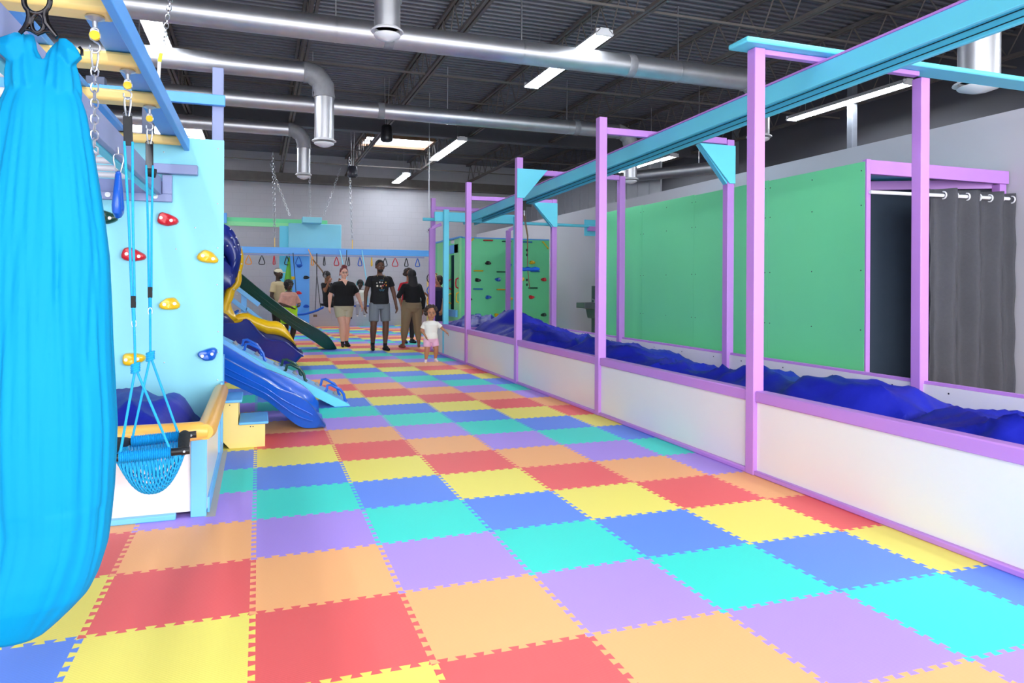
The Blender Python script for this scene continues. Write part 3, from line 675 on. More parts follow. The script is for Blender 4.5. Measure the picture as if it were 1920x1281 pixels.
# net basket: woven mesh of ropes
net = MB(); NU, NV = 38, 18; G = []
zbot = atY(285, 930, 1.0).z
for iu in range(NU + 1):
    u = iu / NU; row = []
    pf = A1 + (B1 - A1) * (-0.12 + 1.4 * u); pb_ = A2 + (B2 - A2) * (-0.12 + 1.3 * u)
    for iv in range(NV + 1):
        v = iv / NV; p = pf * (1 - v) + pb_ * v
        dz = (1 - abs(2 * u - 1) ** 2.3) ** 0.8 * (sin(pi * v) ** 0.42 if 0 < v < 1 else 0)
        bul = sin(pi * v * 1.0); p = p + Vector((0, -0.02 * (1 - v) * bul + 0.01, -dz * (min(A1.z, B1.z) - zbot)))
        row.append(p)
    G.append(row)
for iu in range(NU):
    for iv in range(NV):
        q = (G[iu][iv], G[iu + 1][iv + 1], 0.004) if (iu + iv) % 2 == 0 else (G[iu + 1][iv], G[iu][iv + 1], -0.004)
        off = Vector((0, -q[2], q[2] * 0.5)); net.tube([q[0], (q[0] + q[1]) / 2 + off, q[1]], 0.0046, 5)
for iv in (0, NV):
    for iu in range(NU): net.tube([G[iu][iv], G[iu + 1][iv]], 0.008, 5)
for iu in (0, NU):
    for iv in range(NV): net.tube([G[iu][iv], G[iu][iv + 1]], 0.007, 5)
net.build('net', rope, t)
# hanging blue grip below the pipe ladder
t = thing('ring_handle', 'shiny blue trapeze ring seen edge-on, hanging by a carabiner in front of the cyan panel', 'ring', (-0.71, 1.15, 1.8))
y = 1.18; q0 = atY(221, 276, y); q1 = atY(222, 289, y); q2 = atY(221, 321, y); q3 = atY(222, 402, y)
MB().tube([q0, q1], 0.004, 8).build('eye_bolt', boltm, t); carab(q1.x, y, q1.z, q1.z - q2.z + 0.012, 0.046, t)
m_ = MB(); L_ = q2.z - q3.z
pts = [(q2.x, y, q2.z)] + [(q2.x + 0.002, y + 0.045 * s_, q2.z - L_ * u) for s_, u in ((0.15, 0.08), (0.6, 0.4), (1.0, 0.8), (0.8, 0.93), (0, 1.0), (-0.8, 0.93), (-1.0, 0.8), (-0.6, 0.4), (-0.15, 0.08))]
m_.tube(pts, [0.012, 0.014, 0.018, 0.023, 0.023, 0.022, 0.023, 0.023, 0.018, 0.014], 12, closed=False); m_.build('ring', plblue, t)

# hammock
YH = -0.6; t = thing('sensory_hammock', 'bright cyan stretch fabric hammock hanging in the left foreground', 'hammock', (atY(80, 640, YH).x, YH, 0.12))
S = 0.00145
def hp(px, py, dy=0.0):
    p = atY(px, py, YH); return Vector((p.x, YH + dy, p.z))
prof = [(112, 22, 60), (135, 14, 75), (165, 8, 84), (200, 3, 91), (250, -4, 97), (300, -12, 103), (360, -18, 110), (420, -22, 119), (480, -26, 126), (560, -30, 129), (640, -34, 131), (720, -38, 134), (800, -42, 137), (860, -44, 137), (920, -44, 134), (980, -40, 128), (1030, -34, 120), (1080, -20, 110), (1120, -8, 100), (1150, 10, 80), (1175, 26, 60), (1195, 45, 36), (1207, 55, 12)]
edge_px = {112: 150, 135: 146, 165: 152, 200: 160, 250: 168, 300: 178, 360: 188, 420: 197, 480: 204, 560: 207, 640: 209, 720: 213, 800: 217, 860: 215, 920: 212, 980: 206, 1030: 199, 1080: 183, 1120: 162, 1150: 132, 1175: 104, 1195: 78, 1207: 40}
rows = []; NC = 144; rnd = random.Random(4); ph = [rnd.uniform(0, 6.28) for _ in range(12)]
ks = sorted(edge_px)
def ip(py, key):
    for a, b_ in zip(ks[:-1], ks[1:]):
        if a <= py <= b_:
            u = (py - a) / (b_ - a); return key(a) * (1 - u) + key(b_) * u
    return key(ks[-1])
pyv = 112.0
def leftpx(p):  # left silhouette, mirrored about a slowly drifting centre
    base = edge_px[p]; c0 = 80 if p < 1000 else 80 - (p - 1000) * 0.28
    return 2 * c0 - base
while pyv <= 1207:
    R = ip(pyv, lambda k: edge_px[k]); Lx = ip(pyv, leftpx); cx = (R + Lx) / 2; hw_ = (R - Lx) / 2
    c = hp(cx, pyv); tp_ = max(0.0, min(1, (pyv - 112) / 110)); tp_ = tp_ * tp_ * (3 - 2 * tp_); a_ = hw_ * S * (0.8 + 0.2 * tp_); bdep = hw_ * S * (0.16 + 0.4 * tp_ + 0.24 * min(1, (pyv - 112) / 600)); fade = max(0.0, min(1, 1 - (pyv - 112) / 1150)) ; ring = []
    for i in range(NC):
        th = 2 * pi * i / NC
        pl = 0
        for k_, n_ in enumerate((5, 8, 11, 14, 19)):
            s_ = sin(n_ * th + ph[k_] + (k_ - 1.5) * pyv / 620 + 0.4 * sin(pyv / 170 + k_)); pl += (1 - abs(s_)) ** 2.0 * (0.11 if k_ < 2 else 0.075) 
        low = 0.02 * sin(3 * th + pyv / 90) + 0.02 * sin(5 * th - pyv / 60) if pyv > 950 else 0
        g = 1 - (0.16 + 0.6 * fade) * pl * 0.7 + low * 0.8
        if abs(cos(th)) > 0.93: g = 1 - (1 - g) * 0.3
        ring.append(c + Vector((a_ * cos(th) * g, -bdep * sin(th) * g, 0)))
    rows.append(ring); pyv += 9.5 if pyv > 150 else 7
hm = MB(); hm.loft(rows)
# two gathered bunches rising to the ears of the descender, and the flaps thrown over them
def bunch(path, rr, dy=0.0):
    rings = []
    for (px, py), (ra, rb) in zip(path, rr):
        c = hp(px, py, dy); rings.append([c + Vector((ra * S * cos(2 * pi * i / 40) * (1 + 0.12 * cos(7 * 2 * pi * i / 40)), 0.012 - rb * 0.62 * S * sin(2 * pi * i / 40) * (1 + 0.12 * cos(9 * 2 * pi * i / 40)), 0)) for i in range(40)])
    hm.loft(rings)
bunch([(54, 62), (50, 76), (46, 92), (46, 112), (48, 134), (52, 160), (58, 200), (62, 250)], [(7, 10), (14, 20), (20, 30), (31, 42), (36, 52), (40, 58), (40, 50), (30, 16)])
bunch([(112, 76), (110, 86), (108, 100), (110, 120), (111, 140), (110, 165), (106, 205), (102, 250)], [(7, 10), (13, 20), (20, 30), (29, 42), (33, 52), (38, 58), (38, 50), (28, 16)])
def flap(outl, inner, dy=-0.02, th_=0.03):
    pts = [hp(x, y, dy) for x, y in outl]; q = [p + Vector((0, th_, 0)) for p in pts]; n = len(pts)
    c0 = sum(pts, Vector()) / n + Vector((0, -0.02, 0)); c1 = sum(q, Vector()) / n + Vector((0, 0.02, 0))
    vs = pts + q + [c0, c1]; fs = [(i, (i + 1) % n, n + (i + 1) % n, n + i) for i in range(n)] + [((i + 1) % n, i, 2 * n) for i in range(n)] + [(n + i, n + (i + 1) % n, 2 * n + 1) for i in range(n)]
    hm.add(vs, fs)
flap([(48, 66), (30, 64), (2, 74), (-14, 84), (-6, 96), (8, 108), (20, 118), (36, 122), (48, 100)], None)
flap([(112, 76), (124, 74), (138, 84), (146, 94), (154, 108), (146, 116), (134, 126), (122, 112), (110, 98)], None)
oh = hm.build('fabric', cloth, t, smooth=180)
rm_ = oh.modifiers.new('weld', 'REMESH'); rm_.mode = 'VOXEL'; rm_.voxel_size = 0.0048; rm_.use_smooth_shade = True
sm_ = oh.modifiers.new('soft', 'SMOOTH'); sm_.iterations = 1; sm_.factor = 0.5
# figure-eight descender
de = mat('polished_black_steel', (44, 42, 44), 0.16, 0.9)
m_ = MB(); dy = -0.045
def ringpx(cx, cy, rx, ry, r, n=24): m_.tube([hp(cx + rx * cos(2 * pi * i / n), cy + ry * sin(2 * pi * i / n), dy) for i in range(n)], r * S, 10, closed=True)
ringpx(77.5, 12, 24, 24, 5.2); ringpx(79, 54, 11.5, 17, 4.2)
m_.tube([hp(x, y, dy) for x, y in ((62, 30), (64, 40), (62, 52), (55, 62), (46, 72))], [6 * S, 6 * S, 6.5 * S, 5 * S, 4 * S], 10)
m_.tube([hp(x, y, dy) for x, y in ((93, 30), (92, 40), (95, 54), (104, 66), (114, 78))], [6 * S, 6 * S, 6.5 * S, 5 * S, 4 * S], 10)
m_.tube([hp(x, y, dy) for x, y in ((46, 72), (54, 64), (66, 66), (79, 74), (92, 68), (102, 68), (114, 80))], 3.6 * S, 10)
m_.build('figure_eight', de, t)
MB().tube([hp(80, -60, -0.02), hp(80, -10, -0.02), hp(80, -2, -0.04), hp(79, 4, -0.05)], [6 * S, 6 * S, 6.5 * S, 4 * S], 10).build('hook', blackm, t)
MB().tube([hp(150, 90, -0.01), hp(155, 96, -0.01), hp(155, 106, -0.01)], 3 * S, 8).build('ring_tip', de, t)

# ball pit
t = thing('ball_pit_wall', 'white and blue foam pit wall with orange padded rim, left foreground', 'pit wall', (-1.2, 1.375, 0))
box('front_panel', whitep, -2.4, -0.27, 1.40, 1.415, 0.03, 0.45, t, 0)
box('corner_post', lblue, -0.345, -0.26, 1.375, 1.40, 0.0, 0.46, t, 0.004)
box('upper_rail', lblue, -2.4, -0.395, 1.385, 1.40, 0.375, 0.46, t, 0.003)
box('base_board', lblue, -2.4, -0.42, 1.355, 1.40, 0.0, 0.032, t, 0.006)
box('side_panel', whitep, -0.275, -0.26, 1.41, 3.09, 0.03, 0.47, t, 0)
box('side_base_board', lblue, -0.262, -0.248, 1.45, 3.09, 0.0, 0.09, t, 0.003)
box('side_post', lblue, -0.262, -0.246, 2.62, 2.72, 0.09, 0.47, t, 0.003)
box('back_post', lblue, -0.265, -0.2455, 3.0, 3.09, 0.0, 0.56, t, 0.003)
pad = MB(); r_ = 0.055
pad.tube([(-2.4, 1.385, 0.49), (-0.42, 1.385, 0.49), (-0.3, 1.40, 0.49), (-0.245, 1.385, 0.485)], [0.056, 0.056, 0.055, 0.04], 18)
pad.build('front_rim_pad', vinyl, t, smooth=60)
pad = MB(); pad.tube([(-0.27, 1.36, 0.49), (-0.265, 1.45, 0.49), (-0.262, 2.2, 0.49), (-0.262, 3.03, 0.49), (-0.262, 3.085, 0.495)], [0.045, 0.056, 0.056, 0.056, 0.04], 18); pad.build('side_rim_pad', vinyl, t, smooth=60)
# filling heap
def pitfill():
    vs = []; fs = []; nx, ny = 60, 44
    for j in range(ny + 1):
        for i in range(nx + 1):
            u = i / nx; v = j / ny; x = -2.35 + 2.0 * u; y = 1.47 + 1.6 * v
            h = 0.33 + 0.3 * sin(pi * v) ** 0.6 * (0.55 + 0.45 * sin(pi * min(1, u * 1.05))) + 0.17 * math.exp(-((x + 0.47) / 0.1) ** 2 - ((y - 2.5) / 0.35) ** 2)
            w = (1 - abs(sin(5 * x + 3 * y + sin(4 * y)))) ** 2 * 0.05 + (1 - abs(sin(9 * x - 4 * y + 1 + sin(6 * x)))) ** 2 * 0.035
            ed = min(1, min(u, 1 - u) * 9, min(v, 1 - v) * 7)
            vs.append((x, y, 0.05 + (h + w - 0.05) * (0.45 + 0.55 * ed)))
    W_ = nx + 1
    for j in range(ny):
        for i in range(nx): fs.append((j * W_ + i, j * W_ + i + 1, (j + 1) * W_ + i + 1, (j + 1) * W_ + i))
    bd = [i for i in range(W_)] + [j * W_ + nx for j in range(1, ny + 1)] + [ny * W_ + i for i in range(nx - 1, -1, -1)] + [j * W_ for j in range(ny - 1, 0, -1)]
    n0 = len(vs); vs += [(vs[b][0], vs[b][1], 0.01) for b in bd]; nb = len(bd)
    fs += [(bd[k], bd[(k + 1) % nb], n0 + (k + 1) % nb, n0 + k) for k in range(nb)]
    return MB().add(vs, fs).build('crash_pad', navyf, smooth=60)
tag(pitfill(), 'crumpled blue crash pad inside the orange-rimmed pit at left', 'crash pad')
# ------------------------------------------------------------------ left: toddler steps, wavy slide, ramp, handrail board
t = thing('toddler_steps', 'pale yellow step box with two sky blue treads beside the wavy blue slide', 'steps', (-0.15, 3.5, 0))
MB().prism([(-0.2, 3.15, 0), (0.074, 3.15, 0), (0.074, 3.15, 0.19), (-0.134, 3.15, 0.19), (-0.134, 3.15, 0.375), (-0.5, 3.15, 0.375), (-0.5, 3.15, 0.1), (-0.27, 3.15, 0.08)], (0, 0.02, 0)).build('side_board', yellowwood, t, bevel=0.002)
MB().prism([(-0.2, 3.55, 0), (0.074, 3.55, 0), (0.074, 3.55, 0.19), (-0.134, 3.55, 0.19), (-0.134, 3.55, 0.375), (-0.5, 3.55, 0.375), (-0.5, 3.55, 0.1), (-0.27, 3.55, 0.08)], (0, 0.02, 0)).build('side_board', yellowwood, t, bevel=0.002)
box('riser', yellowwood, 0.05, 0.07, 3.17, 3.55, 0, 0.19, t, 0); box('riser', yellowwood, -0.16, -0.138, 3.17, 3.55, 0.1, 0.37, t, 0)
box('tread', lblue, -0.13, 0.1, 3.12, 3.6, 0.191, 0.212, t, 0.008); box('tread', lblue, -0.5, -0.105, 3.12, 3.6, 0.376, 0.398, t, 0.008)
m_ = MB()
for x, z in ((-0.04, 0.17), (-0.02, 0.17), (-0.2, 0.355)): m_.ell((x, 3.149, z), 0.005, 0.002, 0.005, 6, 5)
m_.build('screw_heads', darksteel, t)

def trough(xs, zrim, zflo, zbot, ya, yb, wall=0.035, lip=0.02, ridges=False, zrim2=None):
    """U-shaped slide swept along X; returns rings"""
    rings = []
    for k, x in enumerate(xs):
        zr, zf, zb_ = zrim[k], zflo[k], zbot[k]; z2 = zrim2[k] if zrim2 else zr
        r = [(ya - lip, zr - 0.012), (ya, zr), (ya + wall * 0.6, zr - 0.004), (ya + wall, zf + (zr - zf) * 0.45)]
        w = yb - ya - 2 * wall
        if ridges:
            for u, h in ((0.08, 0.0), (0.3, 0.0), (0.42, 0.015), (0.48, 0.03), (0.52, 0.03), (0.58, 0.015), (0.7, 0.0), (0.92, 0.0)): r.append((ya + wall + w * u, zf + h * 1.2))
        else:
            for u, h in ((0.12, 0.012), (0.3, 0), (0.5, -0.004), (0.7, 0), (0.88, 0.012)): r.append((ya + wall + w * u, zf + h))
        r += [(yb - wall, zf + (z2 - zf) * 0.45), (yb - wall * 0.6, z2 - 0.004), (yb, z2), (yb + lip, z2 - 0.012), (yb + lip * 0.5, zb_ + (z2 - zb_) * 0.4), (yb - 0.03, zb_), (ya + 0.03, zb_), (ya + 0.005, zb_ + (zr - zb_) * 0.35), (ya - lip * 0.2, zb_ + (zr - zb_) * 0.6)]
        rings.append([Vector((x, yy, zz)) for yy, zz in r])
    return rings
def interp(tbl, xs):
    out = []
    for x in xs:
        for k in range(len(tbl) - 1):
            if x <= tbl[k + 1][0] or k == len(tbl) - 2:
                (xa, za), (xb, zb_) = tbl[k], tbl[k + 1]; u = (x - xa) / (xb - xa); u = max(0, min(1, u)); out.append(za + (zb_ - za) * u); break
    return out
def smoothlist(v, it=3):
    for _ in range(it): v = [v[0]] + [(v[i - 1] + 2 * v[i] + v[i + 1]) / 4 for i in range(1, len(v) - 1)] + [v[-1]]
    return v
t = thing('wavy_slide', 'mid blue wavy plastic toddler slide ending on the mats beside the yellow steps', 'slide', (0.1, 4.0, 0))
xs = [-0.62 + i * 0.03 for i in range(42)]
zr = smoothlist(interp([(-0.62, 0.89), (-0.277, 0.70), (-0.113, 0.60), (0.09, 0.48), (0.22, 0.385), (0.33, 0.345), (0.43, 0.29), (0.5, 0.22), (0.56, 0.12), (0.6, 0.05)], xs), 2)
zbt = smoothlist(interp([(-0.62, 0.66), (-0.276, 0.483), (0.09, 0.29), (0.22, 0.17), (0.345, 0.05), (0.42, 0.012), (0.6, 0.012)], xs), 2)
zf = [b_ + (a - b_) * (0.45 if x < 0.35 else 0.4) for a, b_, x in zip(zr, zbt, xs)]
zr2 = smoothlist(interp([(-0.62, 0.95)] + [(atY(a, b_, 4.58).x, atY(a, b_, 4.58).z) for a, b_ in ((486, 686), (520, 699), (555, 714), (578, 729), (590, 744), (600, 758), (606, 775))], xs), 2)
MB().loft(trough(xs, zr, zf, zbt, 3.72, 4.58, 0.05, 0.03, True, zr2)).build('chute', plblue, t, smooth=60)
# moulded side ribs
for off in (0.33, 0.6): MB().tube([(x, 3.708 - 0.004, b_ + (a - b_) * off) for x, a, b_ in zip(xs[2:-4], zr[2:-4], zbt[2:-4])], 0.006, 6).build('side_rib', plblue, t)
t = thing('handrail_board', 'slanting pale blue handrail board beside the wavy slide, rounded at its end', 'handrail', (-0.2, 4.4, 0.5))
MB().prism([atY(a, b_, 4.66) for a, b_ in ((360, 598), (418, 635), (485, 678), (497, 687), (501, 693), (500, 698), (494, 701), (483, 700), (418, 661), (360, 627))], (0, 0.035, 0)).build('board', lblue, t, bevel=0.004)
MB().box(-0.5, -0.44, 4.7, 4.74, 0.0, 0.85).build('support_post', lblue, t)

t = thing('climbing_ramp', 'pale blue sloping climbing ramp with looped handles and grey foot pegs', 'ramp', (0.45, 5.2, 0))
def rz(x): return max(0.0, 0.02 + (0.97 - x) * 0.56)
xa, xb = -0.7, 0.97
MB().prism([(xa, 4.93, rz(xa)), (xb, 4.93, 0.018), (xb + 0.01, 4.93, 0.0), (xb - 0.16, 4.93, 0.0), (xa, 4.93, rz(xa) - 0.1)], (0, 0.03, 0)).build('side_board', teal, t, bevel=0.003)
MB().prism([(xa, 5.5, rz(xa)), (xb, 5.5, 0.018), (xb + 0.01, 5.5, 0.0), (xb - 0.16, 5.5, 0.0), (xa, 5.5, rz(xa) - 0.1)], (0, 0.03, 0)).build('side_board', teal, t, bevel=0.003)
MB().prism([(xa, 4.96, rz(xa) + 0.002), (xb, 4.96, 0.02), (xb, 4.96, 0.005), (xa, 4.96, rz(xa) - 0.02)], (0, 0.54, 0)).build('deck', lblue, t)
for k, x in enumerate((0.86, 0.66, 0.42, 0.22, 0.02, -0.2)):
    for yy in (5.2,): MB().tube([(x, yy - 0.0, rz(x)), (x - 0.03, yy, rz(x) + 0.045)], 0.02, 10).build('peg', mat('grey_peg', (150, 150, 150), .6), t)
def loop(x, y, m_, w=0.2, h=0.105):
    z = rz; pts = [(x + w / 2 + 0.02, y, z(x + w / 2 + 0.02) + 0.008), (x + w / 2, y, z(x + w / 2) + 0.02), (x + w / 2 - 0.012, y, z(x + w / 2) + h * 0.75), (x + w / 4, y, z(x + w / 4) + h), (x - w / 4, y, z(x - w / 4) + h), (x - w / 2 + 0.012, y, z(x - w / 2) + h * 0.7), (x - w / 2, y, z(x - w / 2) + 0.015), (x - w / 2 - 0.02, y, z(x - w / 2) + 0.006)]
    MB().tube(pts, 0.0155, 10).build('loop_handle', m_, t)
for x, m_ in ((0.83, plblue), (0.4, plgreen), (-0.02, plblue)): loop(x, 5.02, m_); loop(x - 0.03, 5.4, m_)

# ------------------------------------------------------------------ big spiral slide
t = thing('spiral_slide', 'large navy and yellow spiral slide rising behind the climbing ramp', 'slide', (0.0, 8.8, 0))
xs = [-0.9 + i * 0.05 for i in range(34)]
Yn = 8.3
def px2(lst, Y): return [(atY(a, b_, Y).x, atY(a, b_, Y).z) for a, b_ in lst]
rim = [(-0.9, 0.80)] + px2([(449, 606), (458, 598), (466, 600), (480, 618), (497, 636), (515, 640), (532, 640), (548, 652), (560, 663), (569, 668)], Yn)
botp = [(-0.9, 0.33)] + px2([(418, 650), (448, 655), (480, 663), (520, 678), (546, 689), (556, 680), (569, 666)], Yn) + [(0.75, 0.25)]
xe = atY(569, 664, Yn).x
xs = [-0.9 + (xe + 0.9) * i / 36 for i in range(37)]
zr = smoothlist(interp(rim, xs), 1); zb_ = [max(0.01, v) for v in smoothlist(interp(botp, xs), 1)]
rim2 = smoothlist(interp([(-0.9, 0.75)] + px2([(455, 598), (466, 598), (476, 612), (500, 622), (525, 622), (540, 633), (560, 655), (568, 662)], 9.2), xs), 1)
zf = [b_ + max(0.03, (a - b_) * 0.3) for a, b_ in zip(zr, zb_)]
MB().loft(trough(xs, zr, zf, zb_, Yn, 9.15, 0.05, 0.02, False, rim2)).build('exit_chute', plnavy, t, smooth=60)
c_ = MB(); c_.tube([(x, Yn - 0.01, z) for x, z in zip(xs[16:], zr[16:])], 0.016, 8); c_.build('chute_lip', plnavy, t)
def plate(pts, Y, th, m_, nm, parent): return MB().prism([atY(a, b_, Y) for a, b_ in pts], (0, th, 0)).build(nm, m_, parent, bevel=0.01, smooth=30)
def band(top, bot, Y, th, m_, nm, parent, bulge=0.0, n=30):
    """thick curved band between two pixel polylines given at depth Y"""
    def res(l):
        L = [0]; 
        for a, b_ in zip(l[:-1], l[1:]): L.append(L[-1] + sqrt((a[0] - b_[0]) ** 2 + (a[1] - b_[1]) ** 2))
        out = []
        for i in range(n + 1):
            s_ = L[-1] * i / n
            for k in range(len(l) - 1):
                if s_ <= L[k + 1] + 1e-6:
                    u = (s_ - L[k]) / max(1e-6, (L[k + 1] - L[k])); out.append((l[k][0] + (l[k + 1][0] - l[k][0]) * u, l[k][1] + (l[k + 1][1] - l[k][1]) * u)); break
        return out
    a_, b2 = res(top), res(bot); rings = []
    for p, q in zip(a_, b2):
        P0 = atY(p[0], p[1], Y); P1 = atY(q[0], q[1], Y); r = []
        for v in (0, 0.25, 0.5, 0.75, 1): r.append(P0.lerp(P1, v) + Vector((0, -bulge * sin(pi * v), 0)))
        for v in (1, 0.5, 0): r.append(P0.lerp(P1, v) + Vector((0, th, 0)))
        rings.append(r)
    return MB().loft(rings).build(nm, m_, parent, smooth=60)
# yellow inner chute
band([(400, 596), (425, 600), (450, 588), (465, 588), (480, 596), (505, 604), (522, 604), (534, 612), (545, 628), (553, 642)], [(400, 618), (425, 616), (448, 608), (462, 604), (478, 616), (500, 626), (520, 628), (532, 632), (545, 640), (556, 650)], 9.0, 0.35, plyel, 'yellow_chute', t, 0.05)
# spiral tube body: helix
cx_, cy_, R_ = -1.0, 9.25, 0.46
hel = []; rs = []
for i in range(61):
    u = i / 60; a = radians(-200 + 560 * u); hel.append((cx_ + R_ * cos(a), cy_ + R_ * 0.9 * sin(a), 2.0 - 1.45 * u))
m_ = MB(); m_.tube(hel, 0.3, 20); m_.build('spiral_tube', plnavy, t, smooth=60)
for k in (6, 16, 26, 36, 46):
    p = Vector(hel[k]); q = Vector(hel[k + 1]); d = (q - p).normalized()
    MB().tube([p - d * 0.02, p + d * 0.02], 0.325, 24).build('joint_flange', plnavy, t)
MB().tube([(-0.95, 9.3, 0), (-0.95, 9.3, 1.9)], 0.06, 16).build('support_post', plyel, t)
# curved blue hood and yellow flank as seen from the hall
band([(390, 418), (418, 419), (428, 424), (438, 434), (446, 448), (451, 466), (452, 482), (449, 500), (444, 520)], [(390, 470), (418, 474), (424, 480), (428, 490), (430, 500), (428, 510), (424, 522), (418, 532), (410, 540)], 8.75, 0.5, plnavy, 'hood', t, 0.08)
band([(390, 480), (412, 486), (425, 492), (435, 502), (441, 515), (441, 528), (434, 538)], [(390, 560), (405, 558), (412, 552), (418, 548), (422, 544), (426, 541), (430, 539)], 8.7, 0.45, plnavy, 'lower_hood', t, 0.06)
band([(453, 462), (456, 478), (456, 496), (452, 512), (453, 524), (450, 536), (440, 546), (436, 562), (430, 572), (428, 582)], [(451, 480), (449, 494), (444, 508), (440, 520), (441, 530), (433, 538), (424, 543), (420, 558), (416, 572), (414, 584)], 8.85, 0.3, plyel, 'yellow_flank', t, 0.04)
band([(395, 566), (418, 566), (432, 570), (434, 580), (440, 590)], [(395, 600), (418, 604), (430, 604), (440, 602), (446, 600)], 8.95, 0.3, plyel, 'yellow_flank', t, 0.03)
m_ = MB()
for a, b_ in ((432, 430), (443, 445), (447, 459), (434, 446), (426, 461), (440, 463), (420, 482), (453, 495), (449, 507), (452, 477), (439, 543), (431, 519), (444, 552), (448, 541)): m_.ell(atY(a, b_, 8.66), 0.012, 0.006, 0.012, 6, 5)
m_.build('rivets', boltm, t)
# blue handrail
t = thing('stair_handrail', 'sky blue timber handrail with two sloping rails between spiral slide and green slide', 'handrail', (-0.2, 10, 0))
for a, b_, w in (((432, 531), (486, 572), 0.075), ((424, 554), (462, 582), 0.075), ((462, 578), (492, 602), 0.06)):
    MB().bar(atY(a[0], a[1], 10), atY(b_[0], b_[1], 10), 0.04, w, (0, 0, 1)).build('rail', lblue, t, bevel=0.004)
p = atY(458, 552, 10.05); box('post', lblue, p.x - 0.05, p.x + 0.04, 10.03, 10.1, 0, p.z, t, 0.004)
p = atY(423, 560, 10.05); box('post', lblue, p.x - 0.2, p.x - 0.1, 10.03, 10.1, 0, p.z + 0.2, t, 0.004)
# small blue toy car ramp bits
t = thing('busy_board', 'small pale blue play board with blue knob behind the yellow chute', 'toy', (-0.3, 9.75, 0.7))
MB().prism([atY(424, 588, 9.8), atY(440, 584, 9.8), atY(455, 590, 9.8), atY(452, 596, 9.8), atY(430, 596, 9.8)], (0, 0.1, 0)).build('board', lblue, t); MB().cap_(atY(437, 588, 9.78), 0.025, atY(446, 583, 9.78), 0.02).build('knob', plblue, t)
# green slide
t = thing('green_slide', 'long straight dark green slide running down to the mats near the walking woman', 'slide', (0.5, 12.1, 0))
Yg = 12.0
tp = [(-1.3, 2.32)] + px2([(455, 515), (500, 552), (550, 590), (590, 613), (603, 621), (615, 629), (625, 641), (631, 652)], Yg)
bt = [(-1.3, 2.0)] + px2([(455, 546), (500, 581), (550, 616), (590, 641), (603, 651), (612, 656), (631, 657)], Yg)
x1 = atY(631, 650, Yg).x; xs = [-1.3 + (x1 + 1.3) * i / 50 for i in range(51)]
zr = smoothlist(interp(tp, xs), 1); zb_ = [max(0.012, v) for v in smoothlist(interp(bt, xs), 1)]
zf = [b_ + max(0.02, (a - b_) * 0.35) for a, b_ in zip(zr, zb_)]
MB().loft(trough(xs, zr, zf, zb_, Yg, Yg + 0.5, 0.035, 0.03)).build('chute', plgreen, t, smooth=60)
for off in (0.3, 0.55): MB().tube([(x, Yg - 0.006, b_ + (a - b_) * off) for x, a, b_ in zip(xs[4:42], zr[4:42], zb_[4:42])], 0.008, 6).build('side_rib', plgreen, t)
box('support_post', lblue, -1.25, -1.15, 12.1, 12.2, 0, 2.0, t)

# ------------------------------------------------------------------ far area: ladder beam with rings
t = thing('overhead_beam', 'long sky blue overhead ladder beam carrying hanging rings across the back', 'beam', (2.4, 17.1, 2.1))
xa = -1.5; xb = atY(828, 478, 17).x
def bz(x): return 2.17 + (x + 0.3) * 0.0
box('side_rail', blue, xa, xb, 17.0, 17.04, 2.175, 2.345, t, 0.004); box('side_rail', blue, xa, xb, 17.7, 17.74, 2.2, 2.345, t, 0.004)
box('ring_rail', greyblue, xa, xb - 0.5, 17.02, 17.1, 2.12, 2.16, t, 0.003)
box('support_post', blue, -1.4, -1.3, 17.3, 17.4, 0, 2.2, t); box('support_post', blue, xb - 0.1, xb, 17.3, 17.4, 0, 2.2, t)
x = -1.2
while x < xb: box('cross_rung', blue, x, x + 0.09, 17.04, 17.7, 2.21, 2.3, t, 0.003); x += 0.62
for a in ((515, 466, 510, 310), (661, 448, 655, 315)):
    q = atY(a[0], 463, 17.05); 
    tt = thing('suspension_chain', 'silver chain from the roof to the blue ladder beam, ' + ('left of the cyan box panel' if a[0] < 600 else 'below the small dark speaker'), 'chain', (q.x, 17.1, 2.35), 'chains holding the blue ladder beam')
    top = Vector((q.x - (0.05 if a[0] < 600 else 0.1), 17.1, 4.9)); qq = Vector((q.x, 17.1, 2.6)); chain('chain', qq, top, tt, 0.09, 0.028, 0.009)
    MB().bar(Vector((q.x, 17.1, 2.34)), qq, 0.02, 0.02).build('yellow_strap', plyel, tt)
RC = [plorange, blackm, plred, blackm, plblue, plorange, blackm, plred, blackm, plblue, plyel, blackm, plred, blackm, plblue]
RN = ['orange', 'black', 'red', 'black', 'blue', 'orange', 'black', 'red', 'black', 'blue', 'yellow', 'black', 'red', 'black', 'blue']
RX = [466, 491, 514, 538, 560, 586, 608, 631, 654, 675, 697, 722, 741, 762, 783]
RW = [1, 1, 0.35, 0.8, 1, 0.5, 0.4, 0.9, 0.45, 0.8, 0.35, 0.9, 1.1, 0.8, 0.9]
near = ['leftmost of the row', 'second of the row from the spiral slide', 'third from the spiral slide, seen nearly edge-on', 'just left of the blue climbing board', 'in front of the blue climbing board', 'just right of the blue climbing board', 'left of the red-haired woman, seen nearly edge-on', 'above the red-haired woman', 'just right of above the red-haired woman', 'above the child in a white shirt', 'seen edge-on left of the man', 'right behind the head of the man', 'between the man and the long-haired woman, red', 'above the long-haired woman in black', 'rightmost of the row, near the purple post']
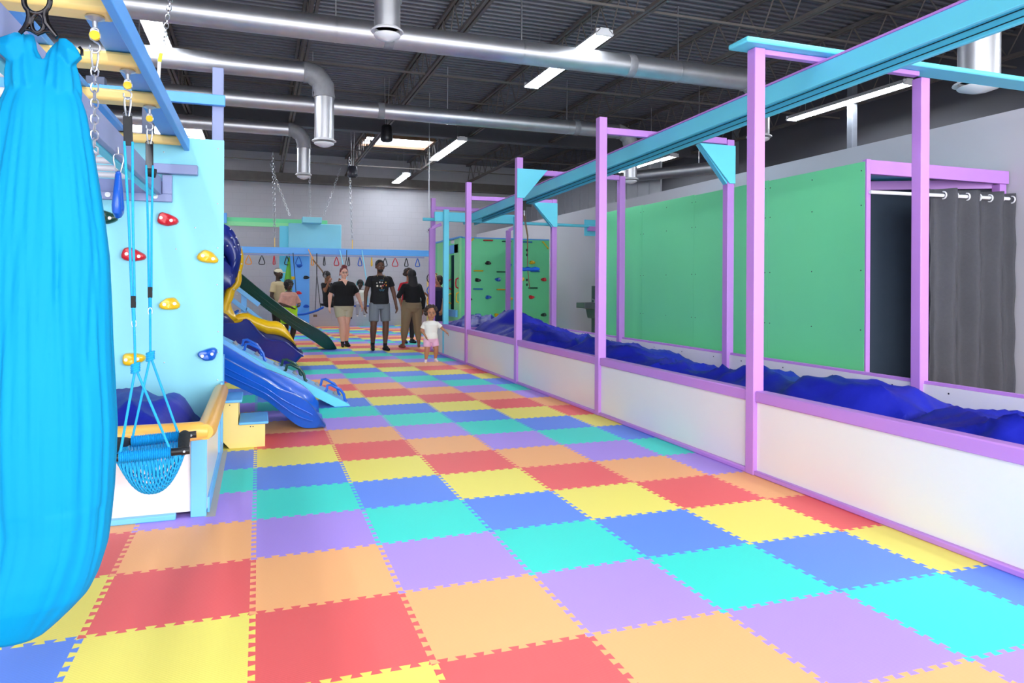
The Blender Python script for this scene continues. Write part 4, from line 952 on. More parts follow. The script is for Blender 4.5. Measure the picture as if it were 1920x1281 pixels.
for k, pxx in enumerate(RX):
    q = atY(pxx, 478, 17.06); tt = thing('trapeze_ring', '%s triangular ring on blue beam, %s' % (RN[k], near[k].replace(', red', '')), 'ring', (q.x, 17.06, 2.13), 'rings on the blue ladder beam')
    w = 0.075 * RW[k]; zt = 2.125
    pts = [(0, 0), (0.35, -0.05), (0.8, -0.14), (1.0, -0.19), (0.85, -0.23), (0, -0.24), (-0.85, -0.23), (-1.0, -0.19), (-0.8, -0.14), (-0.35, -0.05)]
    yd = sqrt(max(0, 0.075 ** 2 - w ** 2))
    MB().tube([(q.x + a * w, 17.06 + a * yd, zt - 0.01 + b_) for a, b_ in pts], 0.013, 8, closed=True).build('ring', RC[k], tt)
# cyan box and green beam
t = thing('cyan_box_panel', 'large pale cyan square panel standing above the blue ladder beam', 'panel', (1.5, 17.9, 2.35))
a = atY(541, 418, 17.9); b_ = atY(640, 467, 17.9)
box('panel', cyan, a.x, b_.x, 17.9, 18.0, b_.z - 0.02, a.z, t, 0.02)
a = atY(567, 407, 17.5); b_ = atY(603, 419, 17.5); box('top_block', cyan, a.x, b_.x, 17.4, 17.9, b_.z, a.z, t, 0.01)
a = atY(524, 424, 18.2); b_ = atY(541, 466, 18.2); box('side_strip', teal, a.x, b_.x + 0.02, 18.1, 18.2, b_.z - 1.0, a.z, t, 0.003)
t = thing('green_crossbeam', 'long light green crossbeam in front of the back wall', 'beam', (0.5, 19.0, 3.1))
a = atY(424, 403, 19); b_ = atY(614, 409, 19); zc_ = atY(424, 411, 19).z; zd = atY(424, 419, 19).z
box('beam', green, a.x - 1.5, b_.x, 19.0, 19.1, zc_ - 0.06, a.z - 0.06, t, 0.004); box('lower_beam', lime, a.x - 1.5, atY(545, 419, 19).x, 18.97, 19.07, zd - 0.06, zc_ - 0.06, t, 0.004)
box('support_post', green, a.x - 1.45, a.x - 1.35, 19.1, 19.2, 0, 3.3, t); box('end_bracket', blue, a.x - 0.1, a.x + 0.02, 18.9, 19.12, zd, a.z + 0.05, t, 0.004)
for k, (p, q) in enumerate((((543, 404), (521, 345)), ((581, 407), (581, 328)), ((607, 404), (630, 340)))):
    A_ = atY(p[0], p[1], 18.95); B_ = atY(q[0], q[1], 18.95); 
    B_ = A_ + (B_ - A_) * ((4.9 - A_.z) / (B_.z - A_.z))
    tt = thing('suspension_chain', ['slanting silver chain at the left end of the cyan box panel', 'vertical silver chain rising from the middle of the cyan box panel', 'slanting silver chain at the right end of the green crossbeam'][k], 'chain', A_, 'chains holding the green crossbeam')
    chain('chain', A_, B_, tt, 0.09, 0.026, 0.008)
# blue climbing board
t = thing('climbing_board', 'sky blue vertical climbing board with mixed holds at the back wall', 'climbing wall', (1.2, 19.6, 0))
a = atY(543, 482, 19.6); b_ = atY(580, 590, 19.6); box('board', blue, a.x, b_.x, 19.6, 19.64, 0.0, a.z + 0.1, t, 0.004)
for k, (px, py, m_) in enumerate(((548, 521, plyel), (574, 520, blackm), (560, 549, plred), (574, 574, plblue), (561, 498, plblue))): hold(t, atY(px, py, 19.6), m_, 0.17, 0.12, seed=30 + k, bolts=False)
t = thing('fabric_swing', 'narrow green and teal fabric swing hanging beside the blue climbing board', 'swing', (0.95, 17.4, 1.0))
rings = []
for k in range(15):
    u = k / 14; py = 483 + 62 * u; pxc = 542 - 4 * u; w = 1.5 + 6.5 * u; rings.append([atY(pxc, py, 17.12) + Vector((w * 0.0145 * cos(2 * pi * i / 20) * (1 + 0.2 * cos(5 * 2 * pi * i / 20)), w * 0.0145 * sin(2 * pi * i / 20), 0)) for i in range(20)])
mb = MB(); mb.loft(rings); mb.build('fabric', mat('green_fabric', (90, 160, 40), 0.6), t, smooth=80)
MB().tube([atY(542, 484, 17.12), (atY(542, 484, 17.12).x, 17.1, 2.2)], 0.012, 8).build('strap', blackm, t)
# blue platform swing
t = thing('board_swing', 'blue curved platform swing hanging on black ropes in front of the blue board', 'swing', (1.2, 16.98, 0.8))
Ys = 16.98; crv = [atY(a, b_, Ys) for a, b_ in ((548, 590), (556, 592), (568, 591), (582, 588), (594, 584), (606, 578))]
m_ = MB(); rings = [[p + Vector((0, -0.18, 0.0)), p + Vector((0, -0.2, 0.025)), p + Vector((0, -0.18, 0.05)), p + Vector((0, 0.18, 0.05)), p + Vector((0, 0.2, 0.025)), p + Vector((0, 0.18, 0))] for p in crv]; m_.loft(rings); m_.build('board', plblue, t, smooth=50)
K = atY(594, 484, 17.1); K = Vector((atY(594, 484, Ys).x, Ys, 2.2)); apex = atY(594, 515, Ys)
MB().tube([K, apex], 0.012, 8).build('rope', blackm, t)
for q in (atY(591, 584, Ys), atY(601, 580, Ys)): MB().tube([apex, q + Vector((0, 0, 0.03))], 0.009, 8).build('rope', blackm, t)
K2 = Vector((K.x - 0.62, Ys, 2.2)); MB().tube([K2, atY(556, 560, Ys), atY(553, 592, Ys) + Vector((0, 0, .04))], 0.009, 8).build('rope', blackm, t)
p = atY(591, 590, Ys); MB().box(p.x - 0.05, p.x + 0.05, Ys - 0.03, Ys + 0.03, p.z - 0.06, p.z + 0.0).build('buckle_block', plbrown, t)

# climbing hut on the right rear
t = thing('climbing_hut', 'green climbing hut with colourful holds and bar handles behind the far pit', 'climbing wall', (5.4, 12.4, 0))
HY = 12.4; a = atY(864, 448, HY); b_ = atY(1030, 450, HY); HX0, HX1, HZ = a.x, b_.x, (a.z + b_.z) / 2
box('front_panel', green, HX0 + 0.02, HX1, HY, HY + 0.03, 0, HZ, t, 0.003)
box('top_edge', blue, HX0, HX1, HY + 0.0, HY + 0.06, HZ + 0.001, HZ + 0.03, t, 0.003)
box('corner_board', lime, HX0 - 0.03, HX0 + 0.02, HY - 0.005, HY + 0.1, 0, HZ + 0.01, t, 0.003)
L1 = atX(820, 458, HX0 - 0.02).y; ywg = atX(812, 462, HX0 - 0.02).y
box('side_frame', lime, HX0 - 0.02, HX0 + 0.01, HY + 0.1, HY + 0.5, 0, HZ, t, 0.003)
ya = atX(858, 500, HX0).y; yb = atX(844, 500, HX0).y
box('side_frame', lime, HX0 - 0.02, HX0 + 0.01, yb, L1, 0, HZ, t, 0.003)
box('window_head', blue, HX0 - 0.02, HX0 + 0.02, ya - 0.1, yb, HZ - 0.32, HZ - 0.12, t, 0.003)
box('window_sill', lblue, HX0 - 0.07, HX0 + 0.02, ya - 0.1, yb + 0.3, 0.62, 0.78, t, 0.003)
box('side_infill', lime, HX0 - 0.018, HX0 + 0.01, ya - 0.1, yb, 0, 0.62, t, 0.003)
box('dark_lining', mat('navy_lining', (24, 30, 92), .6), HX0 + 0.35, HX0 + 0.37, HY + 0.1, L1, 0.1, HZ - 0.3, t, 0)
box('roof_trim', blue, HX0 - 0.04, HX0 + 0.04, HY, ywg, HZ + 0.0, HZ + 0.04, t, 0.003)
box('rear_wall', green, HX0, HX1, L1, L1 + 0.03, 0, HZ, t, 0)
box('side_wing', green, HX0 - 0.02, HX0 + 0.01, L1, ywg, HZ - 0.75, HZ, t, 0)
hl = [(879, 495, plred, 0), (915, 493, blackm, 0), (897, 508, plyel, 1), (895, 525, blackm, 0), (933, 524, plblue, 0), (940, 510, plgreen, 1), (879, 560, plgreen, 0), (896, 542, plblue, 1), (915, 557, plblue, 0), (940, 543, plorange, 1), (954, 497, plblue, 0), (955, 560, plyel, 0), (932, 591, plyel, 0), (978, 523, plyel, 0), (997, 492, plyel, 0), (1003, 509, plblue, 1), (1019, 524, plred, 0), (999, 540, plgreen, 1), (996, 557, plred, 0), (980, 590, plred, 0), (1019, 590, plgreen, 0), (896, 591, plblue, 0), (915, 451, plred, 1), (950, 453, plgreen, 1), (989, 454, plblue, 1), (882, 453, plyel, 2), (1022, 460, plyel, 3)]
for k, (px, py, m_, bar_) in enumerate(hl):
    p = atY(px, py, HY)
    hold(t, p, m_, 0.21 if bar_ else 0.13, 0.1, seed=50 + k, bolts=False, bar=bool(bar_), tilt={0: 0.1 * (k % 3 - 1), 1: 0, 2: 0.85, 3: -0.85}[bar_])
for (px, py, m_) in ((846, 533, plred), (860, 531, plred), (846, 560, plyel), (861, 558, plyel)):
    q = atX(px, py, HX0 - 0.02); pts = [(HX0 - 0.02, q.y, q.z + 0.12), (HX0 - 0.08, q.y, q.z + 0.09), (HX0 - 0.09, q.y, q.z), (HX0 - 0.08, q.y, q.z - 0.09), (HX0 - 0.02, q.y, q.z - 0.12)]
    MB().tube(pts, 0.016, 8).build('grab_handle', m_, t)
t = thing('yellow_climber', 'pale yellow padded climbing panel with handles behind the purple corner post', 'climbing wall', (4.6, 16, 0))
a = atY(815, 495, 16.2); b_ = atY(829, 600, 16.2); MB().box(a.x, b_.x + 0.1, 16.2, 16.3, 0, a.z).build('panel', yellowwood, t, bevel=0.02)
for k, (px, py, m_) in enumerate(((806, 522, blackm), (813, 533, plred), (806, 545, plblue), (806, 565, plorange), (815, 520, plbrown))):
    p = atY(px, py, 16.1); MB().tube([p + Vector((0.0 + 0.08 * cos(a2), 0, 0.12 * sin(a2))) for a2 in [q * pi / 6 for q in range(12)]], 0.014, 7, closed=True).build('grab_handle', m_, t)
box('base', yellowwood, a.x - 0.2, a.x, 16.2, 16.28, 0, 1.5, t, 0.004)
# security camera, speakers
t = thing('security_camera', 'small white dome security camera hanging left of the teal post', 'camera', (3.2, 12.0, 2.4))
p = atY(804, 432, 12.0); MB().ell(p, 0.05, 0.05, 0.055).build('housing', whitepaint, t); MB().ell(p + Vector((0, -0.035, 0)), 0.026, 0.026, 0.026).build('lens', blackm, t)
MB().tube([p + Vector((0, 0, 0.04)), (p.x, 12.0, 5.5)], 0.008, 6).build('hanger_rod', steel, t)
def speaker(px, py0, py1, w, Y, l, m_):
    a = atY(px, py0, Y); b_ = atY(px, py1, Y); k = (b_ - Vector((a.x, Y, b_.z))).x; r = w / FPX * (a - CAM).dot(fw) / 2
    t = thing('pendant_speaker', l, 'speaker', (a.x, Y, b_.z), 'black pendant speakers')
    MB().lathe((a.x, Y, b_.z), [(0.01, 0), (r * 0.85, 0.0), (r, 0.03), (r * 1.0, 0.09), (r * 0.84, (a.z - b_.z) * 0.9), (r * 0.7, a.z - b_.z), (0.01, a.z - b_.z)], 28).build('cabinet', m_, t)
    MB().lathe((a.x, Y, b_.z), [(0.01, -0.012), (r * 0.7, -0.008), (r * 0.72, 0.01)], 24).build('grille', blackr, t)
    for s_ in (-1, 1): MB().tube([(a.x + s_ * 0.02, Y, a.z), (a.x + s_ * 0.05, Y, 5.5)], 0.006, 6).build('hanger_wire', steel, t)
    return t
speaker(725, 235, 265, 23, 11.2, 'larger black pendant speaker in front of the bright skylight', blackm)
speaker(661, 312, 332, 20, 15.4, 'smaller dark pendant speaker left of the skylight', mat('dark_grey_plastic', (56, 56, 66), 0.3))
# chain and strap at upper left
t = thing('suspension_chain', 'silver chain with a yellow and white strap behind the blue overhead rail, upper left', 'chain', atY(297, 170, 3.13))
A_ = atY(296, 168, 3.13); Bq = atY(302, 100, 3.13); Cq = atY(306, 85, 3.13); Dq = atY(324, -30, 3.13)
Dq = Cq + (Dq - Cq) * ((4.9 - Cq.z) / (Dq.z - Cq.z))
chain('chain', Cq, Dq, t, 0.045, 0.016, 0.0042); MB().bar(A_, atY(299, 116, 3.13), 0.024, 0.006, (0, 1, 0)).build('strap', whitepaint, t); MB().bar(atY(299, 116, 3.13), Bq, 0.026, 0.012, (0, 1, 0)).build('yellow_sleeve', mat('hi_vis', (235, 240, 30), .5), t)
MB().tube([Bq + (Cq - Bq) * 0.5 + Vector((0.024 * cos(a), 0, 0.03 * sin(a))) for a in [q * pi / 6 for q in range(12)]], 0.005, 6, closed=True).build('carabiner', steel, t)

# ------------------------------------------------------------------ people
def V(*a): return Vector(a)
class Fig:
    """figure frame: l = figure's left, f = forward, z up, all in units of body height H"""
    def __init__(s, base, H, face, zoff=0.0, g=1.0):
        s.b = Vector(base); s.H = H; s.F = V(sin(face), -cos(face), 0); s.L = V(cos(face), sin(face), 0); s.z = zoff; s.g = g
    def w(s, l, f, z): return V(s.b.x, s.b.y, s.z) + s.L * (l * s.H) + s.F * (f * s.H) + V(0, 0, z * s.H)
SK = dict(pel=(0, 0, .52), che=(0, 0, .72), nec=(0, 0, .835), hed=(0, .012, .925),
          hipL=(.052, 0, .51), hipR=(-.052, 0, .51), kneL=(.056, .012, .285), kneR=(-.056, .012, .285), ankL=(.056, -.01, .045), ankR=(-.056, -.01, .045),
          toeL=(.064, .085, .016), toeR=(-.064, .085, .016), shoL=(.1, 0, .785), shoR=(-.1, 0, .785), elbL=(.138, -.015, .63), elbR=(-.142, -.015, .63),
          wriL=(.152, .03, .485), wriR=(-.152, .03, .485))
def voxel(o, size, it=2, fac=0.5):
    r = o.modifiers.new('skin_union', 'REMESH'); r.mode = 'VOXEL'; r.voxel_size = size; r.use_smooth_shade = True
    q = o.modifiers.new('soften', 'SMOOTH'); q.iterations = it; q.factor = fac
def torso(mb, fg, J, secs, n=24, g=1.0):
    """secs: (u along pelvis..neck, half width, half depth, forward shift)"""
    pts = [J['pel'], J['che'], J['nec']]
    rings = []
    for u, a, b, sh in secs:
        if u < 0.5: c = [pts[0][i] + (pts[1][i] - pts[0][i]) * u * 2 for i in range(3)]
        else: c = [pts[1][i] + (pts[2][i] - pts[1][i]) * (u - .5) * 2 for i in range(3)]
        ring = []
        for i in range(n):
            th = 2 * pi * i / n; cx = cos(th); sx = sin(th); e = 0.85
            ring.append(fg.w(c[0] + a * g * math.copysign(abs(cx) ** e, cx), c[1] + sh + b * g * math.copysign(abs(sx) ** e, sx), c[2]))
        rings.append(ring)
    mb.loft(rings)
def person(label, base, H, face, skin, pose=None, g=1.0, zoff=0.0, shirt=None, sleeve=0.45, shirt_len=-0.02, neck=0.93, bottoms=None, blen=1.0, bw=1.0, hair=None, hair_style='short', shoes=None, extras=None, vox=0.0085, headk=1.07, shirt_name='shirt', bott_name='trousers', hoff=(0, 0), cuff=0.0):
    J = dict(SK); J.update(pose or {}); fg = Fig(base, H, face, zoff, g); ga = 1 + (g - 1) * .6
    w = lambda k: fg.w(*J[k]); hh = H
    t = thing('person', label, 'person', (base[0], base[1], zoff), None)
    sk = skin; b = MB()
    torso(b, fg, J, [(-.12, .05, .045, 0), (-.04, .078, .06, -.004), (.08, .085, .066, -.004), (.3, .074, .055, 0), (.5, .08, .06, .002), (.72, .092, .062, .002), (.86, .078, .05, 0), (.95, .045, .04, 0), (1.02, .03, .03, .004)], g=g)
    he = J['hed']; r_n = .029
    b.cap_(fg.w(J['nec'][0], J['nec'][1], J['nec'][2] - .02), r_n * H * (1 + (g - 1) * .5), fg.w(he[0], he[1] - .012, he[2] - .03), r_n * H * .95)
    k = headk
    hx = lambda l, f, z: fg.w(he[0] + l * k, he[1] + f * k, he[2] + z * k)
    from mathutils import Matrix as Mx
    Rm = Mx((fg.L, fg.F, V(0, 0, 1))).transposed()
    b.ell(hx(0, -.006, .012), .044 * H * k, .053 * H * k, .056 * H * k, 20, 12, Rm)      # cranium
    b.ell(hx(0, .008, -.024), .034 * H * k, .038 * H * k, .042 * H * k, 16, 10, Rm)      # jaw
    b.ell(hx(0, .05, -.012), .0075 * H * k, .011 * H * k, .013 * H * k, 10, 7, Rm)        # nose
    for s_ in (-1, 1): b.ell(hx(.0445 * s_, -.004, -.006), .006 * H * k, .011 * H * k, .016 * H * k, 8, 7, Rm)
    for s_ in (-1, 1): b.ell(hx(.024 * s_, .03, -.018), .013 * H * k, .012 * H * k, .014 * H * k, 8, 7, Rm)
    for S_ in 'LR':
        sg = 1 if S_ == 'L' else -1
        b.cap_(w('hip' + S_), .05 * H * g, w('kne' + S_), .033 * H * g)
        kn, an = w('kne' + S_), w('ank' + S_); calf = kn.lerp(an, .3)
        b.cap_(kn, .032 * H * g, calf, .034 * H * g); b.cap_(calf, .034 * H * g, an, .0195 * H)
        to = w('toe' + S_); heel = an + (an - to) * .28; heel.z = to.z + .002 * H if abs(an.z - to.z) < .06 * H else heel.z - .02 * H
        b.cap_(heel, .018 * H, to, .015 * H); b.cap_(an, .019 * H, an.lerp(to, .6), .017 * H)
        sh, el, wr = w('sho' + S_), w('elb' + S_), w('wri' + S_)
        b.cap_(fg.w(J['nec'][0] + .03 * sg, J['nec'][1], J['nec'][2] - .028), .025 * H, sh, .029 * H * ga)
        b.cap_(sh, .029 * H * ga, el, .0225 * H * ga); b.cap_(el, .022 * H * g, wr, .0145 * H)
        # hand: palm, four fingers, thumb
        d = (wr - el).normalized(); d = (d + V(0, 0, -.25)).normalized(); sd = fg.F * 1.0; sd = (sd - d * sd.dot(d)).normalized(); nn = d.cross(sd) 
        pc = wr + d * .028 * H
        b.cap_(wr, .0145 * H, pc + sd * .004 * H, .018 * H); b.cap_(pc - sd * .010 * H, .013 * H, pc + sd * .014 * H + d * .012 * H, .013 * H)
        inn = -fg.L * sg
        for q, (o_, ln) in enumerate(((.019, .034), (.0065, .041), (-.006, .038), (-.018, .029))):
            p0 = pc + sd * o_ * H + d * .014 * H; p1 = p0 + (d * .8 + inn * .22).normalized() * ln * .55 * H; p2 = p1 + (d * .7 + inn * .62).normalized() * ln * .5 * H
            b.cap_(p0, .0062 * H, p1, .0056 * H, 8); b.cap_(p1, .0056 * H, p2, .0046 * H, 8)
        p0 = wr + d * .012 * H + sd * .012 * H; p1 = p0 + (sd * .8 + d * .6).normalized() * .022 * H; b.cap_(p0, .0075 * H, p1, .0065 * H, 8); b.cap_(p1, .0062 * H, p1 + (d * .9 + sd * .2).normalized() * .02 * H, .0052 * H, 8)
    body = b.build('body', sk, t, smooth=180); voxel(body, vox * .75, 2)
    # face
    ew = mat('eye_white', (170, 162, 158), .3); ed = mat('eye_dark', (26, 18, 14), .3)
    for s_ in (-1, 1):
        MB().ell(hx(.0175 * s_, .0405, .002), .0082 * H * k, .006 * H * k, .0048 * H * k, 10, 7, Rm).build('eye', ew, t)
        MB().ell(hx(.0175 * s_, .0455, .002), .004 * H * k, .003 * H * k, .0043 * H * k, 8, 6, Rm).build('pupil', ed, t)
        if hair: MB().cap_(hx(.008 * s_, .0475, .0135), .0022 * H * k, hx(.027 * s_, .042, .015), .0018 * H * k, 6).build('eyebrow', hair, t)
    lipm = mat('lips_' + sk.name, tuple(int(255 * min(1, (c ** (1 / 2.2)) * f)) for c, f in zip(sk.node_tree.nodes['Principled BSDF'].inputs[0].default_value[:3], (.92, .66, .66))), .5)
    MB().cap_(hx(-.011, .0425, -.0345), .004 * H * k, hx(.011, .0425, -.0345), .004 * H * k, 8).build('mouth', lipm, t)
    # shirt
    if shirt:
        m = MB(); G = g * 1.1
        torso(m, fg, J, [(shirt_len, .088, .07, -.002), (shirt_len + .1, .089, .071, -.002), (.3, .08, .064, 0), (.5, .084, .068, .003), (.72, .095, .069, .004), (.86, .082, .056, .002), (neck, .05, .044, .002), (neck + .03, .04, .036, .004)], g=G)
        for S_ in 'LR':
            sg = 1 if S_ == 'L' else -1
            sh, el, wr = w('sho' + S_), w('elb' + S_), w('wri' + S_)
            m.cap_(fg.w(J['nec'][0] + .04 * sg, J['nec'][1], J['nec'][2] - .034), .026 * H, sh, .032 * H * ga)
            if sleeve <= 1: m.cap_(sh, .032 * H * ga, sh + (el - sh) * sleeve * .5, .033 * H * ga); m.tube([sh, sh.lerp(el, sleeve)], [.032 * H * ga, .037 * H * ga], 16)
            else:
                m.cap_(sh, .032 * H * ga, el, .027 * H * ga); m.tube([el, el.lerp(wr, sleeve - 1)], [.0265 * H * ga, .021 * H * g], 14)
        o = m.build(shirt_name, shirt, t, smooth=180); voxel(o, vox, 1)
    if bottoms:
        m = MB(); G = g * 1.09 * bw
        torso(m, fg, J, [(-.15, .06, .055, 0), (-.04, .084, .068, -.004), (.08, .088, .07, -.004), (.24, .08, .062, 0)], g=G)
        for S_ in 'LR':
            hp_, kn, an = w('hip' + S_), w('kne' + S_), w('ank' + S_)
            if blen <= 1: m.tube([hp_ + (hp_ - kn) * .05, hp_, hp_.lerp(kn, blen)], [.05 * H * G, .052 * H * G, .047 * H * G], 20)
            else:
                m.cap_(hp_, .056 * H * G, kn, .038 * H * G); calf = kn.lerp(an, .3); m.cap_(kn, .038 * H * G, calf, .037 * H * G); m.tube([calf, kn.lerp(an, blen - 1)], [.037 * H * G, (.028 + cuff) * H], 16)
        o = m.build(bott_name, bottoms, t, smooth=180); voxel(o, vox, 1)
    if shoes:
        sm2, ankh = shoes
        for S_ in 'LR':
            an, to = w('ank' + S_), w('toe' + S_); m = MB()
            heel = an + (an - to) * .28; heel.z = to.z + .002 * H if abs(an.z - to.z) < .06 * H else heel.z - .02 * H
            m.cap_(heel, .0205 * H, to, .018 * H); m.cap_(an, .0225 * H, an.lerp(to, .6), .02 * H); kn = w('kne' + S_); m.tube([an, an.lerp(kn, ankh)], [.0228 * H, .0235 * H], 14)
            o = m.build('sock' if ankh > .06 else 'shoe', sm2, t, smooth=180); voxel(o, vox * .8, 1)
    if hair:
        m = MB()
        if hair_style in ('short', 'buzz'):
            e_ = .003 if hair_style == 'buzz' else .008
            m.ell(hx(0, -.012, .022), (.045 + e_) * H * k, (.051 + e_) * H * k, (.05 + e_) * H * k, 18, 10, Rm)
        if hair_style == 'curly':
            rnd = random.Random(3)
            for q in range(60):
                a1 = rnd.uniform(0, 2 * pi); a2 = rnd.uniform(-.35, 1.45); r1 = 1.0
                ff = -sin(a1) * cos(a2); 
                if ff > .35 and a2 < .75: continue
                m.ell(hx(.05 * cos(a1) * cos(a2), -.01 + .055 * ff, .014 + .052 * sin(a2)), .024 * H * k, .024 * H * k, .022 * H * k, 8, 6)
            m.ell(hx(0, -.018, .022), .05 * H * k, .05 * H * k, .052 * H * k, 16, 10, Rm)
        if hair_style == 'bob':
            m.ell(hx(0, -.014, .016), .053 * H * k, .057 * H * k, .06 * H * k, 18, 10, Rm); m.ell(hx(0, -.03, -.03), .048 * H * k, .036 * H * k, .04 * H * k, 16, 9, Rm)
        if hair_style == 'bun':
            m.ell(hx(0, -.014, .022), .05 * H * k, .054 * H * k, .054 * H * k, 18, 10, Rm); m.ell(hx(0.005, -.01, .075), .035 * H * k, .034 * H * k, .024 * H * k, 14, 9, Rm)
            m.ell(hx(.045, -.012, -.01), .008 * H, .018 * H, .03 * H, 8, 7, Rm); m.ell(hx(-.045, -.012, -.01), .008 * H, .018 * H, .03 * H, 8, 7, Rm)
        if hair_style == 'long':
            m.ell(hx(0, -.012, .016), .053 * H * k, .058 * H * k, .06 * H * k, 18, 10, Rm)
            c0 = [(0, -.035, -.01, .05, .035), (0, -.05, -.07, .056, .034), (0, -.062, -.12, .062, .03), (0, -.068, -.18, .06, .026), (0, -.07, -.24, .048, .02)]
            m.loft([[hx(l + a * cos(2 * pi * i / 20), f + b_ * sin(2 * pi * i / 20), z) for i in range(20)] for l, f, z, a, b_ in c0])
        if hair_style == 'afro':
            m.ell(hx(0, -.02, .026), .068 * H * k, .064 * H * k, .066 * H * k, 18, 10, Rm); m.ell(hx(0, -.03, -.02), .056 * H * k, .045 * H * k, .045 * H * k, 16, 10, Rm)
        if hair_style != 'none':
            o = m.build('hair', hair, t, smooth=180)
            if hair_style in ('curly', 'afro', 'bun', 'bob', 'long'):
                voxel(o, vox * .8, 1)
                if hair_style in ('curly', 'afro'):
                    dt = bpy.data.textures.get('curl') or bpy.data.textures.new('curl', 'CLOUDS'); dt.noise_scale = 0.03
                    dm = o.modifiers.new('curl', 'DISPLACE'); dm.texture = dt; dm.strength = 0.022 * H * k; dm.mid_level = .5
    if extras: extras(t, fg, J, hx, H, Rm)
    return t
def skinm(n, c): return mat(n, c, 0.5, noise=0.04, nscale=10)
sk_dark = skinm('deep_brown_skin', (98, 62, 44)); sk_brown = skinm('brown_skin', (140, 92, 66)); sk_pale = skinm('fair_skin', (232, 180, 158)); sk_tan = skinm('tan_skin', (176, 120, 88)); sk_vdark = skinm('dark_skin', (70, 46, 36))
h_black = mat('black_hair', (22, 18, 18), 0.6, bump=0.3, bscale=90); h_red = mat('burgundy_hair', (110, 36, 40), 0.5, bump=0.3, bscale=90); h_brown = mat('dark_brown_hair', (52, 34, 26), 0.6, bump=0.3, bscale=60)
black_cloth = mat('black_cotton', (20, 20, 23), 0.9, bump=0.3, bscale=14); grey_cloth = mat('grey_shorts', (118, 124, 130), 0.85, bump=0.3, bscale=12); khaki = mat('light_khaki', (196, 188, 160), 0.85, bump=0.3, bscale=12)
olive = mat('olive_trousers', (138, 120, 92), 0.85, bump=0.3, bscale=12); white_cloth = mat('white_cotton', (238, 232, 224), 0.85, bump=0.3, bscale=12); pink_cloth = mat('pink_shorts', (232, 178, 206), 0.85, bump=0.2)
tan_cloth = mat('sand_cotton', (206, 188, 148), 0.85, bump=0.3, bscale=12); navy_cloth = mat('navy_cotton', (28, 32, 66), 0.85, bump=0.2); lime_cloth = mat('lime_cotton', (178, 232, 36), 0.85, bump=0.2)
red_cloth = mat('red_cotton', (212, 24, 44), 0.85, bump=0.2); pgrey = mat('pale_grey_trousers', (180, 172, 182), 0.85, bump=0.2); white_sock = mat('white_sock', (236, 226, 226), 0.8)
tie = mat('peach_tie_dye', (232, 160, 144), 0.85, noise=0.55, nscale=7, bump=0.2); darkpant = mat('dark_brown_trousers', (70, 50, 50), .85)

# man in the graphic T-shirt
def ex_man(t, fg, J, hx, H, R):
    # necklace and chest print (flat motif following the chest)
    gold = mat('gold', (214, 190, 120), .3, .9); fz = fg.w
    pts = [fz(l, f, z) for l, f, z in ((.045, .02, .842), (.036, .052, .815), (.02, .072, .79), (.004, .078, .772), (-.012, .075, .782), (-.03, .058, .805), (-.042, .03, .835))]
    MB().tube(pts, .0025 * H, 6).build('necklace', gold, t)
    spots = [(.052, .72, .012, (222, 132, 40)), (.046, .752, .009, (236, 190, 90)), (.004, .75, .008, (230, 226, 220)), (-.022, .752, .009, (232, 230, 226)), (-.05, .745, .01, (226, 226, 220)), (.012, .715, .01, (196, 96, 96)), (-.012, .71, .012, (220, 196, 170)), (-.046, .712, .013, (232, 220, 200)), (.0, .688, .007, (200, 120, 60)), (.03, .73, .007, (190, 80, 40))]
    for k, (l, z, r, c) in enumerate(spots):
        MB().ell(fz(l, .0865 - 5.5 * l * l, z), r * H * .9, .006 * H, r * H, 10, 6, R).build('shirt_print', mat('print_%d' % k, c, .8), t)
    for z, w_, c in ((.775, .045, (60, 104, 122)), (.672, .062, (64, 112, 132)), (.66, .05, (58, 96, 116))):
        MB().tube([fz(w_ * u, .0865 - 5.5 * (w_ * u) ** 2, z + .004 * cos(u * 12)) for u in [q / 8 - .5 for q in range(9)]], .0035 * H, 6).build('shirt_print', mat('print_blue', c, .8), t)
    MB().ell(hx(0, .028, -.04), .03 * H, .024 * H, .022 * H, 12, 8, R).build('beard', h_black, t)
person('man in black graphic T-shirt, grey shorts and black socks walking toward the camera', (2.36, 11.6), 1.86, 0.12, sk_dark,
       dict(kneR=(-.075, .035, .285), ankR=(-.07, -.02, .06), toeR=(-.08, .045, .018), kneL=(.066, .02, .285), ankL=(.06, .02, .045), toeL=(.076, .1, .016), hipL=(.058, 0, .51), hipR=(-.058, 0, .51), elbR=(-.148, -.02, .64), wriR=(-.155, -.01, .49), elbL=(.16, 0, .64), wriL=(.185, .02, .49), shoL=(.11, 0, .788), shoR=(-.11, 0, .788)),
       g=1.07, shirt=black_cloth, sleeve=.55, shirt_len=-.02, bottoms=grey_cloth, blen=.84, bw=.98, hair=h_black, hair_style='buzz', shoes=(black_cloth, .16), extras=ex_man, shirt_name='t_shirt', bott_name='shorts')
